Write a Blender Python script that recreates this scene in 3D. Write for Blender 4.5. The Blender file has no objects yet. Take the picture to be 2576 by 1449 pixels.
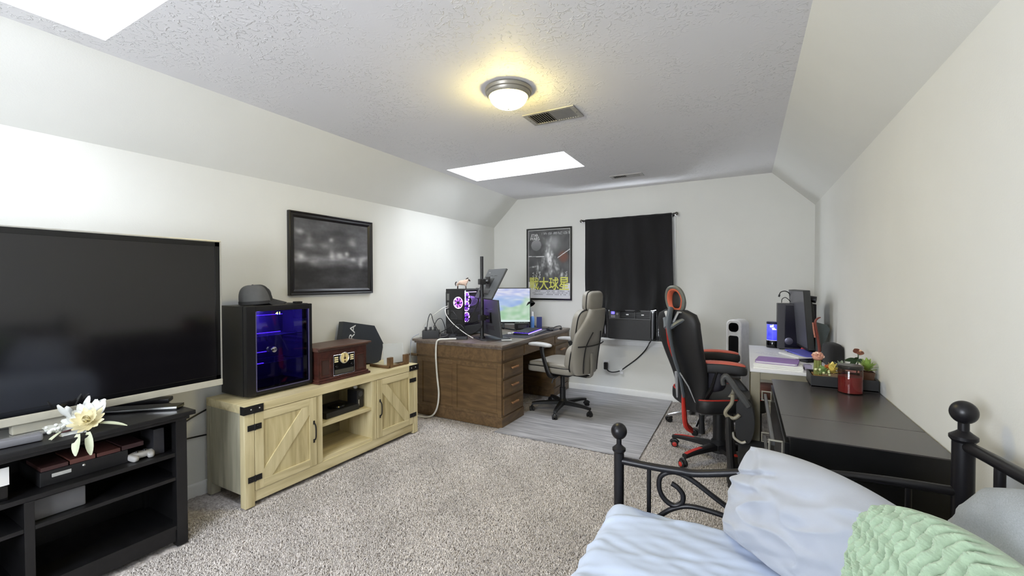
import bpy, bmesh, math, random
import numpy as np
from mathutils import Vector, Matrix, noise, Euler
R_ = math.radians
random.seed(7); np.random.seed(7)
S = bpy.context.scene
C = S.collection

# ------------------------------------------------------------------ camera
cam = bpy.data.cameras.new('camera'); camo = bpy.data.objects.new('camera', cam); C.objects.link(camo)
cam.sensor_width = 36.0; cam.lens = 1075.73 / 2576 * 36.0; cam.clip_start = 0.02
YAW, PITCH, ROLL = 0.5008, -0.0153, -0.0022
fw = Vector((-math.sin(YAW) * math.cos(PITCH), math.cos(YAW) * math.cos(PITCH), math.sin(PITCH)))
rt = Vector((math.cos(YAW), math.sin(YAW), 0)); up = rt.cross(fw)
r2 = rt * math.cos(ROLL) + up * math.sin(ROLL); u2 = up * math.cos(ROLL) - rt * math.sin(ROLL)
m = Matrix((r2, u2, -fw)).transposed().to_4x4(); m.translation = (2.9964, -4.9736, 1.3273)
camo.matrix_world = m
S.camera = camo

# ------------------------------------------------------------------ world, light, exposure
SKY = 25.0
w = bpy.data.worlds.new('overcast_sky'); S.world = w; w.use_nodes = True
bg = w.node_tree.nodes['Background']; bg.inputs[0].default_value = (0.95, 0.975, 1.0, 1); bg.inputs[1].default_value = SKY
LAMP = 88.0          # radiance of the glowing dome
S.view_settings.view_transform = 'Standard'; S.view_settings.look = 'None'
S.view_settings.exposure = 0.25; S.view_settings.gamma = 1.0; S.view_settings.use_curve_mapping = False
S.cycles.max_bounces = 12; S.cycles.diffuse_bounces = 8; S.cycles.glossy_bounces = 4
S.cycles.transparent_max_bounces = 16; S.cycles.transmission_bounces = 6
S.cycles.caustics_reflective = False; S.cycles.caustics_refractive = False
S.cycles.sample_clamp_indirect = 6.0

def portal(name, loc, sx, sy, rot):
    l = bpy.data.lights.new(name, 'AREA'); l.shape = 'RECTANGLE'; l.size = sx; l.size_y = sy
    l.cycles.is_portal = True
    o = bpy.data.objects.new(name, l); C.objects.link(o); o.location = loc; o.rotation_euler = rot
    return o

# ------------------------------------------------------------------ helpers
def lin(r, g, b):
    f = lambda c: (c / 255 / 12.92) if c / 255 <= 0.04045 else ((c / 255 + 0.055) / 1.055) ** 2.4
    return (f(r), f(g), f(b), 1)

def nmat(name):
    mt = bpy.data.materials.new(name); mt.use_nodes = True
    nt = mt.node_tree; return mt, nt, nt.nodes['Principled BSDF']

def mat(name, col, rough=0.5, metal=0.0, var=0.06, scale=25.0, bump=0.0, bscale=300.0, spec=0.5, coat=0.0, stretch=None, sheen=0.0, bdist=0.002):
    mt, nt, p = nmat(name); N, L = nt.nodes, nt.links
    c = lin(*col)
    p.inputs['Roughness'].default_value = rough; p.inputs['Metallic'].default_value = metal
    p.inputs['Specular IOR Level'].default_value = spec; p.inputs['Coat Weight'].default_value = coat
    if sheen: p.inputs['Sheen Weight'].default_value = sheen
    tc = N.new('ShaderNodeTexCoord'); src = tc.outputs['Object']
    if stretch:
        mp = N.new('ShaderNodeMapping'); mp.inputs['Scale'].default_value = stretch
        L.new(src, mp.inputs[0]); src = mp.outputs[0]
    n = N.new('ShaderNodeTexNoise'); n.inputs['Scale'].default_value = scale; n.inputs['Detail'].default_value = 4
    L.new(src, n.inputs['Vector'])
    r = N.new('ShaderNodeValToRGB')
    r.color_ramp.elements[0].position = 0.3; r.color_ramp.elements[1].position = 0.7
    r.color_ramp.elements[0].color = tuple(max(0, v * (1 - var)) for v in c[:3]) + (1,)
    r.color_ramp.elements[1].color = tuple(min(1, v * (1 + var)) for v in c[:3]) + (1,)
    L.new(n.outputs['Fac'], r.inputs[0]); L.new(r.outputs[0], p.inputs['Base Color'])
    if bump:
        b = N.new('ShaderNodeBump'); b.inputs['Strength'].default_value = bump; b.inputs['Distance'].default_value = bdist
        n2 = N.new('ShaderNodeTexNoise'); n2.inputs['Scale'].default_value = bscale; n2.inputs['Detail'].default_value = 3
        L.new(src, n2.inputs['Vector']); L.new(n2.outputs['Fac'], b.inputs['Height']); L.new(b.outputs[0], p.inputs['Normal'])
    return mt

def wood(name, c1, c2, scale=(3, 40, 40), rough=0.5, fine=6.0, bump=0.15, c3=None):
    mt, nt, p = nmat(name); N, L = nt.nodes, nt.links
    tc = N.new('ShaderNodeTexCoord'); mp = N.new('ShaderNodeMapping'); mp.inputs['Scale'].default_value = scale
    L.new(tc.outputs['Object'], mp.inputs[0])
    n = N.new('ShaderNodeTexNoise'); n.inputs['Scale'].default_value = 1.0; n.inputs['Detail'].default_value = fine; n.inputs['Distortion'].default_value = 0.6
    L.new(mp.outputs[0], n.inputs['Vector'])
    r = N.new('ShaderNodeValToRGB'); r.color_ramp.elements[0].position = 0.28; r.color_ramp.elements[1].position = 0.72
    r.color_ramp.elements[0].color = lin(*c1); r.color_ramp.elements[1].color = lin(*c2)
    if c3:
        e = r.color_ramp.elements.new(0.5); e.color = lin(*c3)
    L.new(n.outputs['Fac'], r.inputs[0]); L.new(r.outputs[0], p.inputs['Base Color'])
    p.inputs['Roughness'].default_value = rough
    b = N.new('ShaderNodeBump'); b.inputs['Strength'].default_value = bump; b.inputs['Distance'].default_value = 0.001
    L.new(n.outputs['Fac'], b.inputs['Height']); L.new(b.outputs[0], p.inputs['Normal'])
    return mt

def emit(name, col, strength):
    mt, nt, p = nmat(name); c = lin(*col)
    p.inputs['Base Color'].default_value = c; p.inputs['Emission Color'].default_value = c; p.inputs['Emission Strength'].default_value = strength
    p.inputs['Roughness'].default_value = 0.4
    return mt

def pane(name, tint=(255, 255, 255), gloss_rough=0.02, opacity=0.0, fres=1.45):
    """thin sheet of glass: clear transmission plus a Fresnel reflection"""
    mt, nt, p = nmat(name); N, L = nt.nodes, nt.links
    N.remove(p); out = N['Material Output']
    t = N.new('ShaderNodeBsdfTransparent'); t.inputs[0].default_value = lin(*tint)
    g = N.new('ShaderNodeBsdfGlossy'); g.inputs['Roughness'].default_value = gloss_rough
    f = N.new('ShaderNodeFresnel'); f.inputs[0].default_value = fres
    ge = N.new('ShaderNodeNewGeometry'); iv = N.new('ShaderNodeMath'); iv.operation = 'SUBTRACT'; iv.inputs[0].default_value = 1.0
    L.new(ge.outputs['Backfacing'], iv.inputs[1]); mu = N.new('ShaderNodeMath'); mu.operation = 'MULTIPLY'; L.new(f.outputs[0], mu.inputs[0]); L.new(iv.outputs[0], mu.inputs[1])
    mx = N.new('ShaderNodeMixShader'); L.new(mu.outputs[0], mx.inputs[0]); L.new(t.outputs[0], mx.inputs[1]); L.new(g.outputs[0], mx.inputs[2])
    last = mx
    if opacity:
        d = N.new('ShaderNodeBsdfDiffuse'); d.inputs[0].default_value = lin(*tint)
        m2 = N.new('ShaderNodeMixShader'); m2.inputs[0].default_value = opacity
        L.new(mx.outputs[0], m2.inputs[1]); L.new(d.outputs[0], m2.inputs[2]); last = m2
    L.new(last.outputs[0], out.inputs[0])
    return mt

def painted(name, rough=0.5, emission=0.0):
    mt, nt, p = nmat(name); N, L = nt.nodes, nt.links
    a = N.new('ShaderNodeAttribute'); a.attribute_name = 'Col'
    if not emission: L.new(a.outputs['Color'], p.inputs['Base Color'])
    p.inputs['Roughness'].default_value = rough
    if emission:
        p.inputs['Base Color'].default_value = (.01, .01, .012, 1)
        L.new(a.outputs['Color'], p.inputs['Emission Color']); p.inputs['Emission Strength'].default_value = emission
    return mt

MW = {}
class B:
    """collects shapes in one bmesh"""
    def __init__(s): s.bm = bmesh.new(); s.bev = False
    def _new(s, fn):
        n0 = set(s.bm.verts); r = fn(); return r
    def box(s, x0, x1, y0, y1, z0, z1, bev=0.0, M=None, seg=2):
        r = bmesh.ops.create_cube(s.bm, size=1.0); vs = r['verts']
        for v in vs:
            v.co = Vector((x0 + (v.co.x + .5) * (x1 - x0), y0 + (v.co.y + .5) * (y1 - y0), z0 + (v.co.z + .5) * (z1 - z0)))
        if bev:
            s.bev = True
            es = list({e for v in vs for e in v.link_edges})
            rr = bmesh.ops.bevel(s.bm, geom=es, offset=bev, segments=seg, affect='EDGES', profile=0.5)
            vs = list({v for f in rr['faces'] for v in f.verts} | {v for v in vs if v.is_valid})
            # all verts of that island
            seen = set(vs); st = list(vs)
            while st:
                v = st.pop()
                for e in v.link_edges:
                    o = e.other_vert(v)
                    if o not in seen: seen.add(o); st.append(o)
            vs = list(seen)
        if M is not None:
            for v in vs: v.co = M @ v.co
        return s
    def grid(s, P, cu=False, cv=False):
        """P: array nu x nv x 3"""
        P = np.asarray(P); nu, nv = P.shape[:2]
        V = [s.bm.verts.new(p) for p in P.reshape(-1, 3)]
        for i in range(nu if cu else nu - 1):
            for j in range(nv if cv else nv - 1):
                a, b = i * nv + j, ((i + 1) % nu) * nv + j
                c, d = ((i + 1) % nu) * nv + (j + 1) % nv, i * nv + (j + 1) % nv
                try: s.bm.faces.new((V[a], V[b], V[c], V[d]))
                except ValueError: pass
        return V
    def ring_loft(s, rings, cap=True):
        V = s.grid(rings, cv=True); nu, nv = np.asarray(rings).shape[:2]
        if cap:
            s.bm.faces.new(V[:nv][::-1]); s.bm.faces.new(V[-nv:])
        return s
    def cyl(s, p0, p1, r0, r1=None, seg=16):
        return s.tube([p0, p1], r0, seg=seg, r1=r1)
    def tube(s, pts, r, seg=8, r1=None, smooth=0, closed=False, squash=None):
        pts = [Vector(p) for p in pts]
        if smooth: pts = spline(pts, smooth, closed)
        n = len(pts); rings = []
        t0 = (pts[1] - pts[0]).normalized()
        ref = Vector((0, 0, 1)) if abs(t0.z) < 0.9 else Vector((1, 0, 0))
        a = t0.cross(ref).normalized()
        for i, p in enumerate(pts):
            if closed: t = (pts[(i + 1) % n] - pts[i - 1])
            else: t = pts[min(i + 1, n - 1)] - pts[max(i - 1, 0)]
            t = t.normalized() if t.length > 1e-9 else t0
            a = (a - t * a.dot(t)); a = a.normalized() if a.length > 1e-6 else t.orthogonal().normalized()
            b = t.cross(a)
            rr = r[i] if isinstance(r, (list, tuple)) and len(r) == n else (r if not isinstance(r, (list, tuple)) else np.interp(i / (n - 1), np.linspace(0, 1, len(r)), r))
            if r1 is not None: rr = r + (r1 - r) * i / (n - 1)
            sq = squash or (1, 1)
            rings.append([p + a * math.cos(2 * math.pi * k / seg) * rr * sq[0] + b * math.sin(2 * math.pi * k / seg) * rr * sq[1] for k in range(seg)])
        if closed:
            s.grid(rings, cu=True, cv=True)
        else: s.ring_loft(rings)
        return s
    def lathe(s, prof, c=(0, 0, 0), seg=24, M=None, cap=True):
        rings = []
        for r, z in prof:
            ring = []
            for k in range(seg):
                a = 2 * math.pi * k / seg
                p = Vector((math.cos(a) * r, math.sin(a) * r, z))
                if M is not None: p = M @ p
                ring.append(Vector(c) + p)
            rings.append(ring)
        s.ring_loft(rings, cap); return s
    def pad(s, sx, sy, sz, M=None, e1=0.35, e2=0.35, nu=18, nv=28, fn=None):
        """superellipsoid cushion of full size sx, sy, sz"""
        sg = lambda v, e: math.copysign(abs(v) ** e, v)
        rings = []
        for i in range(nu + 1):
            ph = -math.pi / 2 + math.pi * i / nu; ph = max(min(ph, 1.5607), -1.5607)
            ring = []
            for j in range(nv):
                th = 2 * math.pi * j / nv
                p = Vector((sx / 2 * sg(math.cos(ph), e1) * sg(math.cos(th), e2), sy / 2 * sg(math.cos(ph), e1) * sg(math.sin(th), e2), sz / 2 * sg(math.sin(ph), e1)))
                if fn: p = fn(p)
                ring.append(M @ p if M is not None else p)
            rings.append(ring)
        s.ring_loft(rings); return s
    def ball(s, c, r, sc=(1, 1, 1), seg=16):
        rings = []
        for i in range(seg // 2 + 1):
            ph = -math.pi / 2 + math.pi * i / (seg // 2); ph = max(min(ph, 1.55), -1.55)
            rings.append([Vector(c) + Vector((r * sc[0] * math.cos(ph) * math.cos(2 * math.pi * j / seg), r * sc[1] * math.cos(ph) * math.sin(2 * math.pi * j / seg), r * sc[2] * math.sin(ph))) for j in range(seg)])
        s.ring_loft(rings); return s
    def prism(s, poly, d, M=None):
        """poly: 2-D outline in xy, extruded by d along z, then M"""
        M = M or Matrix()
        a = [s.bm.verts.new(M @ Vector((x, y, 0))) for x, y in poly]; b = [s.bm.verts.new(M @ Vector((x, y, d))) for x, y in poly]
        n = len(poly)
        s.bm.faces.new(a[::-1]); s.bm.faces.new(b)
        for i in range(n): s.bm.faces.new((a[i], a[(i + 1) % n], b[(i + 1) % n], b[i]))
        return s
    def text(s, string, M, wid=None, hei=None, depth=0.0006, shear=0.0, keystone=0.0, bold=0.0):
        cu = bpy.data.curves.new('t', 'FONT'); cu.body = string; cu.extrude = 0.0; cu.offset = bold
        o = bpy.data.objects.new('t', cu); C.objects.link(o)
        dg = bpy.context.evaluated_depsgraph_get(); me = bpy.data.meshes.new_from_object(o.evaluated_get(dg))
        bpy.data.objects.remove(o); bpy.data.curves.remove(cu)
        if len(me.vertices) == 0: return s
        co = np.array([v.co[:] for v in me.vertices]); mn, mx = co.min(0), co.max(0); sz = np.maximum(mx - mn, 1e-6)
        sx = (wid / sz[0]) if wid else (hei / sz[1]); sy = (hei / sz[1]) if hei else sx
        V = []
        for p in co:
            x = (p[0] - (mn[0] + mx[0]) / 2) * sx; y = (p[1] - (mn[1] + mx[1]) / 2) * sy
            if keystone: x *= 1 - keystone * (y / (sz[1] * sy))
            V.append(s.bm.verts.new(M @ Vector((x + shear * y, y, depth))))
        for pl in me.polygons:
            try: s.bm.faces.new([V[i] for i in pl.vertices])
            except ValueError: pass
        bpy.data.meshes.remove(me); return s
    def build(s, name, material, parent=None, local=False, smooth=35, kind=None, label=None):
        bmesh.ops.recalc_face_normals(s.bm, faces=s.bm.faces)
        me = bpy.data.meshes.new(name)
        if parent is not None and not local:
            s.bm.transform(MW[parent.name].inverted())
        s.bm.to_mesh(me); s.bm.free()
        if smooth:
            me.shade_smooth(); me.set_sharp_from_angle(angle=R_(smooth))
        if material: me.materials.append(material)
        o = bpy.data.objects.new(name, me); C.objects.link(o)
        if parent is not None:
            o.parent = parent; MW[o.name] = MW[parent.name]
        else: MW[o.name] = Matrix()
        if kind: o['kind'] = kind
        if label: o['label'] = label
        if s.bev and smooth:
            o.modifiers.new('weighted', 'WEIGHTED_NORMAL').keep_sharp = True
        return o

def spline(pts, k, closed=False):
    pts = [Vector(p) for p in pts]; n = len(pts); out = []
    rng = n if closed else n - 1
    for i in range(rng):
        p0 = pts[(i - 1) % n] if (closed or i > 0) else pts[0]; p1 = pts[i]; p2 = pts[(i + 1) % n]
        p3 = pts[(i + 2) % n] if (closed or i + 2 < n) else pts[-1]
        for j in range(k):
            t = j / k
            out.append(0.5 * ((2 * p1) + (p2 - p0) * t + (2 * p0 - 5 * p1 + 4 * p2 - p3) * t * t + (3 * p1 - p0 - 3 * p2 + p3) * t ** 3))
    if not closed: out.append(pts[-1])
    return out

def thing(name, label, cat, loc=(0, 0, 0), rz=0.0, group=None):
    o = bpy.data.objects.new(name, None); C.objects.link(o); o.empty_display_size = 0.05
    o.location = loc; o.rotation_euler = (0, 0, rz)
    o['label'] = label; o['category'] = cat
    if group: o['group'] = group
    MW[o.name] = Matrix.Translation(loc) @ Matrix.Rotation(rz, 4, 'Z')
    return o
def tag(o, label, cat, group=None):
    o['label'] = label; o['category'] = cat
    if group: o['group'] = group
    return o
def dup(root, loc, rz=None, label=None):
    r = root.copy(); C.objects.link(r); r.location = loc
    if rz is not None: r.rotation_euler = (0, 0, rz)
    if label: r['label'] = label
    for ch in list(root.children):
        c = ch.copy(); C.objects.link(c); c.parent = r
        for g in list(ch.children):
            d = g.copy(); C.objects.link(d); d.parent = c
    return r
def frame(o, x, y):
    """matrix whose local x, y run along the given directions"""
    x = Vector(x).normalized(); y = Vector(y); y = (y - x * y.dot(x)).normalized(); z = x.cross(y)
    M = Matrix((x, y, z)).transposed().to_4x4(); M.translation = Vector(o); return M
def rotloc(loc, e): return Matrix.Translation(loc) @ Euler(e).to_matrix().to_4x4()
def paint_panel(name, M, wid, hei, nx, ny, fn, material, parent=None, **k):
    """flat print: a grid whose colour attribute is computed by fn(u, v)"""
    u, v = np.meshgrid((np.arange(nx + 1)) / nx, (np.arange(ny + 1)) / ny, indexing='ij')
    b = B(); P = np.zeros((nx + 1, ny + 1, 3))
    for i in range(nx + 1):
        for j in range(ny + 1): P[i, j] = M @ Vector(((u[i, j] - .5) * wid, (v[i, j] - .5) * hei, 0))
    b.grid(P); o = b.build(name, material, parent, smooth=0, **k)
    col = fn(u, v).reshape(-1, 3)
    at = o.data.color_attributes.new('Col', 'FLOAT_COLOR', 'POINT')
    c = np.ones((len(col), 4)); c[:, :3] = np.where(col / 255 <= 0.04045, col / 255 / 12.92, ((col / 255 + .055) / 1.055) ** 2.4)
    at.data.foreach_set('color', c.astype(np.float32).ravel())
    return o
def vnoise(u, v, s, seed=0):
    f = np.vectorize(lambda a, b: noise.noise(Vector((a * s, b * s, seed * 7.3))))
    return f(u, v)

# ------------------------------------------------------------------ shared materials
black_plastic = mat('black_plastic', (20, 20, 22), 0.45)
black_gloss = mat('black_gloss', (9, 9, 11), 0.12)
black_metal = mat('black_painted_metal', (22, 21, 25), 0.38, var=0.04)
dark_grey_plastic = mat('dark_grey_plastic', (58, 58, 60), 0.5)
chrome = mat('chrome', (205, 205, 208), 0.12, 1.0)
brushed = mat('brushed_silver', (196, 194, 188), 0.35, 0.8)
white_plastic = mat('white_plastic', (232, 232, 234), 0.35)
white_paint = mat('white_trim_paint', (226, 226, 224), 0.4, var=0.02)
black_cloth = mat('black_cloth', (19, 19, 21), 0.9, bump=0.3, bscale=900, sheen=0.05)
cable_black = mat('black_cable', (14, 14, 16), 0.5)
cable_white = mat('white_cable', (215, 214, 208), 0.5)
paper = mat('paper', (228, 228, 226), 0.8, var=0.02)

# ================================================================== THE ROOM
W, H, ZK, AX, BX, YF = 3.5702, 2.40, 2.052, 0.361, 3.2146, -6.4
wall_m = mat('wall_paint', (223, 223, 218), 0.75, var=0.015, scale=3, bump=0.12, bscale=160, bdist=0.003)
# ceiling: hand-stamped plaster relief
ceil_m, nt, p = nmat('ceiling_plaster'); N, L = nt.nodes, nt.links
p.inputs['Base Color'].default_value = lin(224, 223, 225); p.inputs['Roughness'].default_value = 0.6
tc = N.new('ShaderNodeTexCoord')
n1 = N.new('ShaderNodeTexNoise'); n1.inputs['Scale'].default_value = 24; n1.inputs['Detail'].default_value = 4; n1.inputs['Distortion'].default_value = 2.2
n2 = N.new('ShaderNodeTexNoise'); n2.inputs['Scale'].default_value = 2.2; n2.inputs['Detail'].default_value = 2
L.new(tc.outputs['Object'], n1.inputs['Vector']); L.new(tc.outputs['Object'], n2.inputs['Vector'])
r1 = N.new('ShaderNodeValToRGB'); r1.color_ramp.elements[0].position = 0.55; r1.color_ramp.elements[1].position = 0.66
r3 = N.new('ShaderNodeValToRGB'); r3.color_ramp.elements[0].position = 0.36; r3.color_ramp.elements[1].position = 0.6
L.new(n1.outputs['Fac'], r1.inputs[0]); L.new(n2.outputs['Fac'], r3.inputs[0])
mm = N.new('ShaderNodeMath'); mm.operation = 'MULTIPLY'; L.new(r1.outputs[0], mm.inputs[0]); L.new(r3.outputs[0], mm.inputs[1])
bb = N.new('ShaderNodeBump'); bb.inputs['Strength'].default_value = 0.75; bb.inputs['Distance'].default_value = 0.004
L.new(mm.outputs[0], bb.inputs['Height']); L.new(bb.outputs[0], p.inputs['Normal'])

SK1 = (0.497, 1.27, -4.72, -4.16); SK2 = (0.468, 1.668, -1.655, -1.13)
WN = (1.345, 2.262, 0.66, 1.985)          # window opening in the back wall
st = 'structure'
B().box(-.12, 0, YF, .12, -.1, ZK).build('wall_left', wall_m, kind=st, smooth=0)
B().box(W, W + .12, YF, .12, -.1, ZK).build('wall_right', wall_m, kind=st, smooth=0)
b = B()
for x0, x1, z0, z1 in ((0, WN[0], -.1, ZK), (WN[1], W, -.1, ZK), (WN[0], WN[1], -.1, WN[2]), (WN[0], WN[1], WN[3], ZK)):
    b.box(x0, x1, 0, .14, z0, z1)
b.prism([(0, ZK), (W, ZK), (BX, H), (AX, H)], .14, frame((0, .14, 0), (1, 0, 0), (0, 0, 1)))
b.build('wall_back', wall_m, kind=st, smooth=0)
WF = (1.05, 2.40, .90, 1.97)                # unseen gable window, added to brighten the ceiling and back wall
b = B()
for x0, x1, z0, z1 in ((0, WF[0], -.1, ZK), (WF[1], W, -.1, ZK), (WF[0], WF[1], -.1, WF[2]), (WF[0], WF[1], WF[3], ZK)):
    b.box(x0, x1, YF - .12, YF, z0, z1)
b.prism([(0, ZK), (W, ZK), (BX, H), (AX, H)], .12, frame((0, YF, 0), (1, 0, 0), (0, 0, 1)))
b.build('wall_front', wall_m, kind=st, smooth=0)
B().prism([(0, ZK), (AX, H), (AX, H + .3), (-.12, H + .3), (-.12, ZK)], .14 - YF + .12, frame((0, .14, 0), (1, 0, 0), (0, 0, 1))).build('ceiling_left', wall_m, kind=st, smooth=0)
B().prism([(W, ZK), (W + .12, ZK), (W + .12, H + .3), (BX, H + .3), (BX, H)], .14 - YF + .12, frame((0, .14, 0), (1, 0, 0), (0, 0, 1))).build('ceiling_right', wall_m, kind=st, smooth=0)
b = B(); xs = [AX, SK2[0], SK1[0], SK2[1], SK1[1], BX]; ys = [YF - .12, SK1[2], SK1[3], SK2[2], SK2[3], .14]
xs = sorted(xs)
for i in range(5):
    for j in range(5):
        cx, cy = (xs[i] + xs[i + 1]) / 2, (ys[j] + ys[j + 1]) / 2
        if any(k[0] < cx < k[1] and k[2] < cy < k[3] for k in (SK1, SK2)): continue
        b.box(xs[i], xs[i + 1], ys[j], ys[j + 1], H, H + .08)
b.build('ceiling', ceil_m, kind=st, smooth=0)
# skylight shafts, frames and panes
glass = pane('skylight_glass', (250, 252, 255))
shaft_m = mat('skylight_shaft_paint', (232, 233, 236), 0.6, var=0.01)
for k, n in ((SK1, 1), (SK2, 2)):
    x0, x1, y0, y1 = k; b = B(); zt = H + .42
    b.box(x0 - .05, x0, y0 - .05, y1 + .05, H + .08, zt); b.box(x1, x1 + .05, y0 - .05, y1 + .05, H + .08, zt)
    b.box(x0, x1, y0 - .05, y0, H + .08, zt); b.box(x0, x1, y1, y1 + .05, H + .08, zt)
    o = b.build('window_%d' % n, shaft_m, kind=st, smooth=0)
    b = B()
    for q in ((x0, x0 + .03, y0, y1), (x1 - .03, x1, y0, y1), (x0 + .03, x1 - .03, y0, y0 + .03), (x0 + .03, x1 - .03, y1 - .03, y1)):
        b.box(*q, zt - .05, zt)
    b.build('window_frame', white_paint, o, smooth=0)
    B().box(x0 + .03, x1 - .03, y0 + .03, y1 - .03, zt - .03, zt - .024).build('pane', glass, o, smooth=0)
    portal('skylight_portal', ((x0 + x1) / 2, (y0 + y1) / 2, H + .43), x1 - x0, y1 - y0, (0, 0, 0))
# floor: carpet pile as real relief
carpet_m, nt, p = nmat('shag_carpet'); N, L = nt.nodes, nt.links
tc = N.new('ShaderNodeTexCoord')
n1 = N.new('ShaderNodeTexNoise'); n1.inputs['Scale'].default_value = 70; n1.inputs['Detail'].default_value = 6; n1.inputs['Roughness'].default_value = .75
n2 = N.new('ShaderNodeTexNoise'); n2.inputs['Scale'].default_value = 5; n2.inputs['Detail'].default_value = 3
L.new(tc.outputs['Object'], n1.inputs['Vector']); L.new(tc.outputs['Object'], n2.inputs['Vector'])
r1 = N.new('ShaderNodeValToRGB'); r1.color_ramp.elements[0].position = .33; r1.color_ramp.elements[1].position = .66
r1.color_ramp.elements[0].color = lin(122, 114, 110); r1.color_ramp.elements[1].color = lin(208, 201, 197)
L.new(n1.outputs['Fac'], r1.inputs[0])
r2_ = N.new('ShaderNodeValToRGB'); r2_.color_ramp.elements[0].position = .35; r2_.color_ramp.elements[1].position = .65
r2_.color_ramp.elements[0].color = (.8, .8, .8, 1); r2_.color_ramp.elements[1].color = (1, 1, 1, 1)
L.new(n2.outputs['Fac'], r2_.inputs[0])
mx = N.new('ShaderNodeMix'); mx.data_type = 'RGBA'; mx.blend_type = 'MULTIPLY'; mx.inputs['Factor'].default_value = 1
L.new(r1.outputs[0], mx.inputs['A']); L.new(r2_.outputs[0], mx.inputs['B']); L.new(mx.outputs['Result'], p.inputs['Base Color'])
p.inputs['Roughness'].default_value = 0.95; p.inputs['Specular IOR Level'].default_value = .1
p.inputs['Sheen Weight'].default_value = .15
dx = 0.0095; nx, ny = int(W / dx), int(5.3 / dx)
rng = np.random.default_rng(3)
hz = rng.random((nx + 1, ny + 1)); k = rng.random((nx // 3 + 2, ny // 3 + 2))
k = np.repeat(np.repeat(k, 3, 0), 3, 1)[:nx + 1, :ny + 1]
for _ in range(2): k = (k + np.roll(k, 1, 0) + np.roll(k, -1, 0) + np.roll(k, 1, 1) + np.roll(k, -1, 1)) / 5
hz = (hz * .5 + k * .9); hz = (hz - hz.min()) / (hz.max() - hz.min()) * 0.017 - 0.014
gx, gy = np.meshgrid(np.linspace(0, W, nx + 1), np.linspace(-5.3, 0, ny + 1), indexing='ij')
gx = gx + rng.normal(0, .0022, gx.shape); gy = gy + rng.normal(0, .0022, gy.shape)
V = np.stack([gx, gy, hz], -1).reshape(-1, 3)
ii, jj = np.meshgrid(np.arange(nx), np.arange(ny), indexing='ij'); a = (ii * (ny + 1) + jj).ravel()
F = np.stack([a, a + ny + 1, a + ny + 2, a + 1], -1)
n0 = len(V)
V = np.concatenate([V, [[0, YF, -.005], [W, YF, -.005], [W, -5.3, -.005], [0, -5.3, -.005]]])
me = bpy.data.meshes.new('floor'); me.vertices.add(len(V)); me.vertices.foreach_set('co', V.ravel())
Fa = np.concatenate([F.ravel(), [n0, n0 + 1, n0 + 2, n0 + 3]]); me.loops.add(len(Fa)); me.loops.foreach_set('vertex_index', Fa)
me.polygons.add(len(Fa) // 4); me.polygons.foreach_set('loop_start', np.arange(0, len(Fa), 4)); me.update(calc_edges=True); me.validate()
me.materials.append(carpet_m); o = bpy.data.objects.new('floor', me); C.objects.link(o); o['kind'] = st
# shaggy pile: thin bent strands over the open carpet
pile_m, nt, p = nmat('pile_strands'); a_ = nt.nodes.new('ShaderNodeAttribute'); a_.attribute_name = 'Col'
nt.links.new(a_.outputs['Color'], p.inputs['Base Color']); p.inputs['Roughness'].default_value = .95; p.inputs['Specular IOR Level'].default_value = .1
rng = np.random.default_rng(9); NB = 300000
px_ = rng.random(NB * 2) * 3.1 + .30; py_ = -5.0 + 5.0 * rng.random(NB * 2) ** 1.25
ok = ~((px_ > 1.05) & (px_ < 2.31) & (py_ > -1.77)) & ~((px_ < 1.09) & (py_ > -1.68)) & ~((px_ < .47) & (py_ > -3.57) & (py_ < -2.05)) & ~((px_ < .52) & (py_ < -3.86)) & ~((px_ > 3.1) & (py_ < -2.2)) & (px_ < 3.3)
px_, py_ = px_[ok][:NB], py_[ok][:NB]; NB = len(px_)
th_ = rng.random(NB) * 2 * np.pi; ln_ = .008 + .010 * rng.random(NB); wd_ = .0011 + .0010 * rng.random(NB); hh_ = .003 + .007 * rng.random(NB)
dx_, dy_ = np.cos(th_), np.sin(th_); z0_ = np.full(NB, -.006)
def pt_(f, s, h): return np.stack([px_ + dx_ * ln_ * f - dy_ * wd_ * s, py_ + dy_ * ln_ * f + dx_ * wd_ * s, z0_ + h], 1)
Vb = np.stack([pt_(0, -1, 0 * hh_), pt_(0, 1, 0 * hh_), pt_(.45, 1.1, hh_ + .003), pt_(.45, -1.1, hh_ + .003), pt_(1, .3, hh_ * .8), pt_(1, -.3, hh_ * .8)], 1).reshape(-1, 3)
ba = np.arange(NB) * 6; Fb = np.stack([ba, ba + 1, ba + 2, ba + 3, ba + 3, ba + 2, ba + 4, ba + 5], 1).reshape(-1)
me = bpy.data.meshes.new('carpet_pile'); me.vertices.add(len(Vb)); me.vertices.foreach_set('co', Vb.ravel()); me.loops.add(len(Fb)); me.loops.foreach_set('vertex_index', Fb)
me.polygons.add(len(Fb) // 4); me.polygons.foreach_set('loop_start', np.arange(0, len(Fb), 4)); me.update(calc_edges=True)
tone = np.repeat((.40 + .30 * rng.random(NB)) * (1 + .10 * np.sin(px_ * 9 + py_ * 4) * np.sin(py_ * 7)), 6)
cb = np.ones((len(Vb), 4), np.float32); cb[:, 0] = tone * 1.04; cb[:, 1] = tone * .97; cb[:, 2] = tone * .925
at = me.color_attributes.new('Col', 'FLOAT_COLOR', 'POINT'); at.data.foreach_set('color', cb.ravel())
me.materials.append(pile_m); o = bpy.data.objects.new('carpet_pile', me); C.objects.link(o); o['kind'] = 'stuff'
o['label'] = 'shaggy grey beige carpet pile covering the open floor'; o['category'] = 'carpet'
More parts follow.
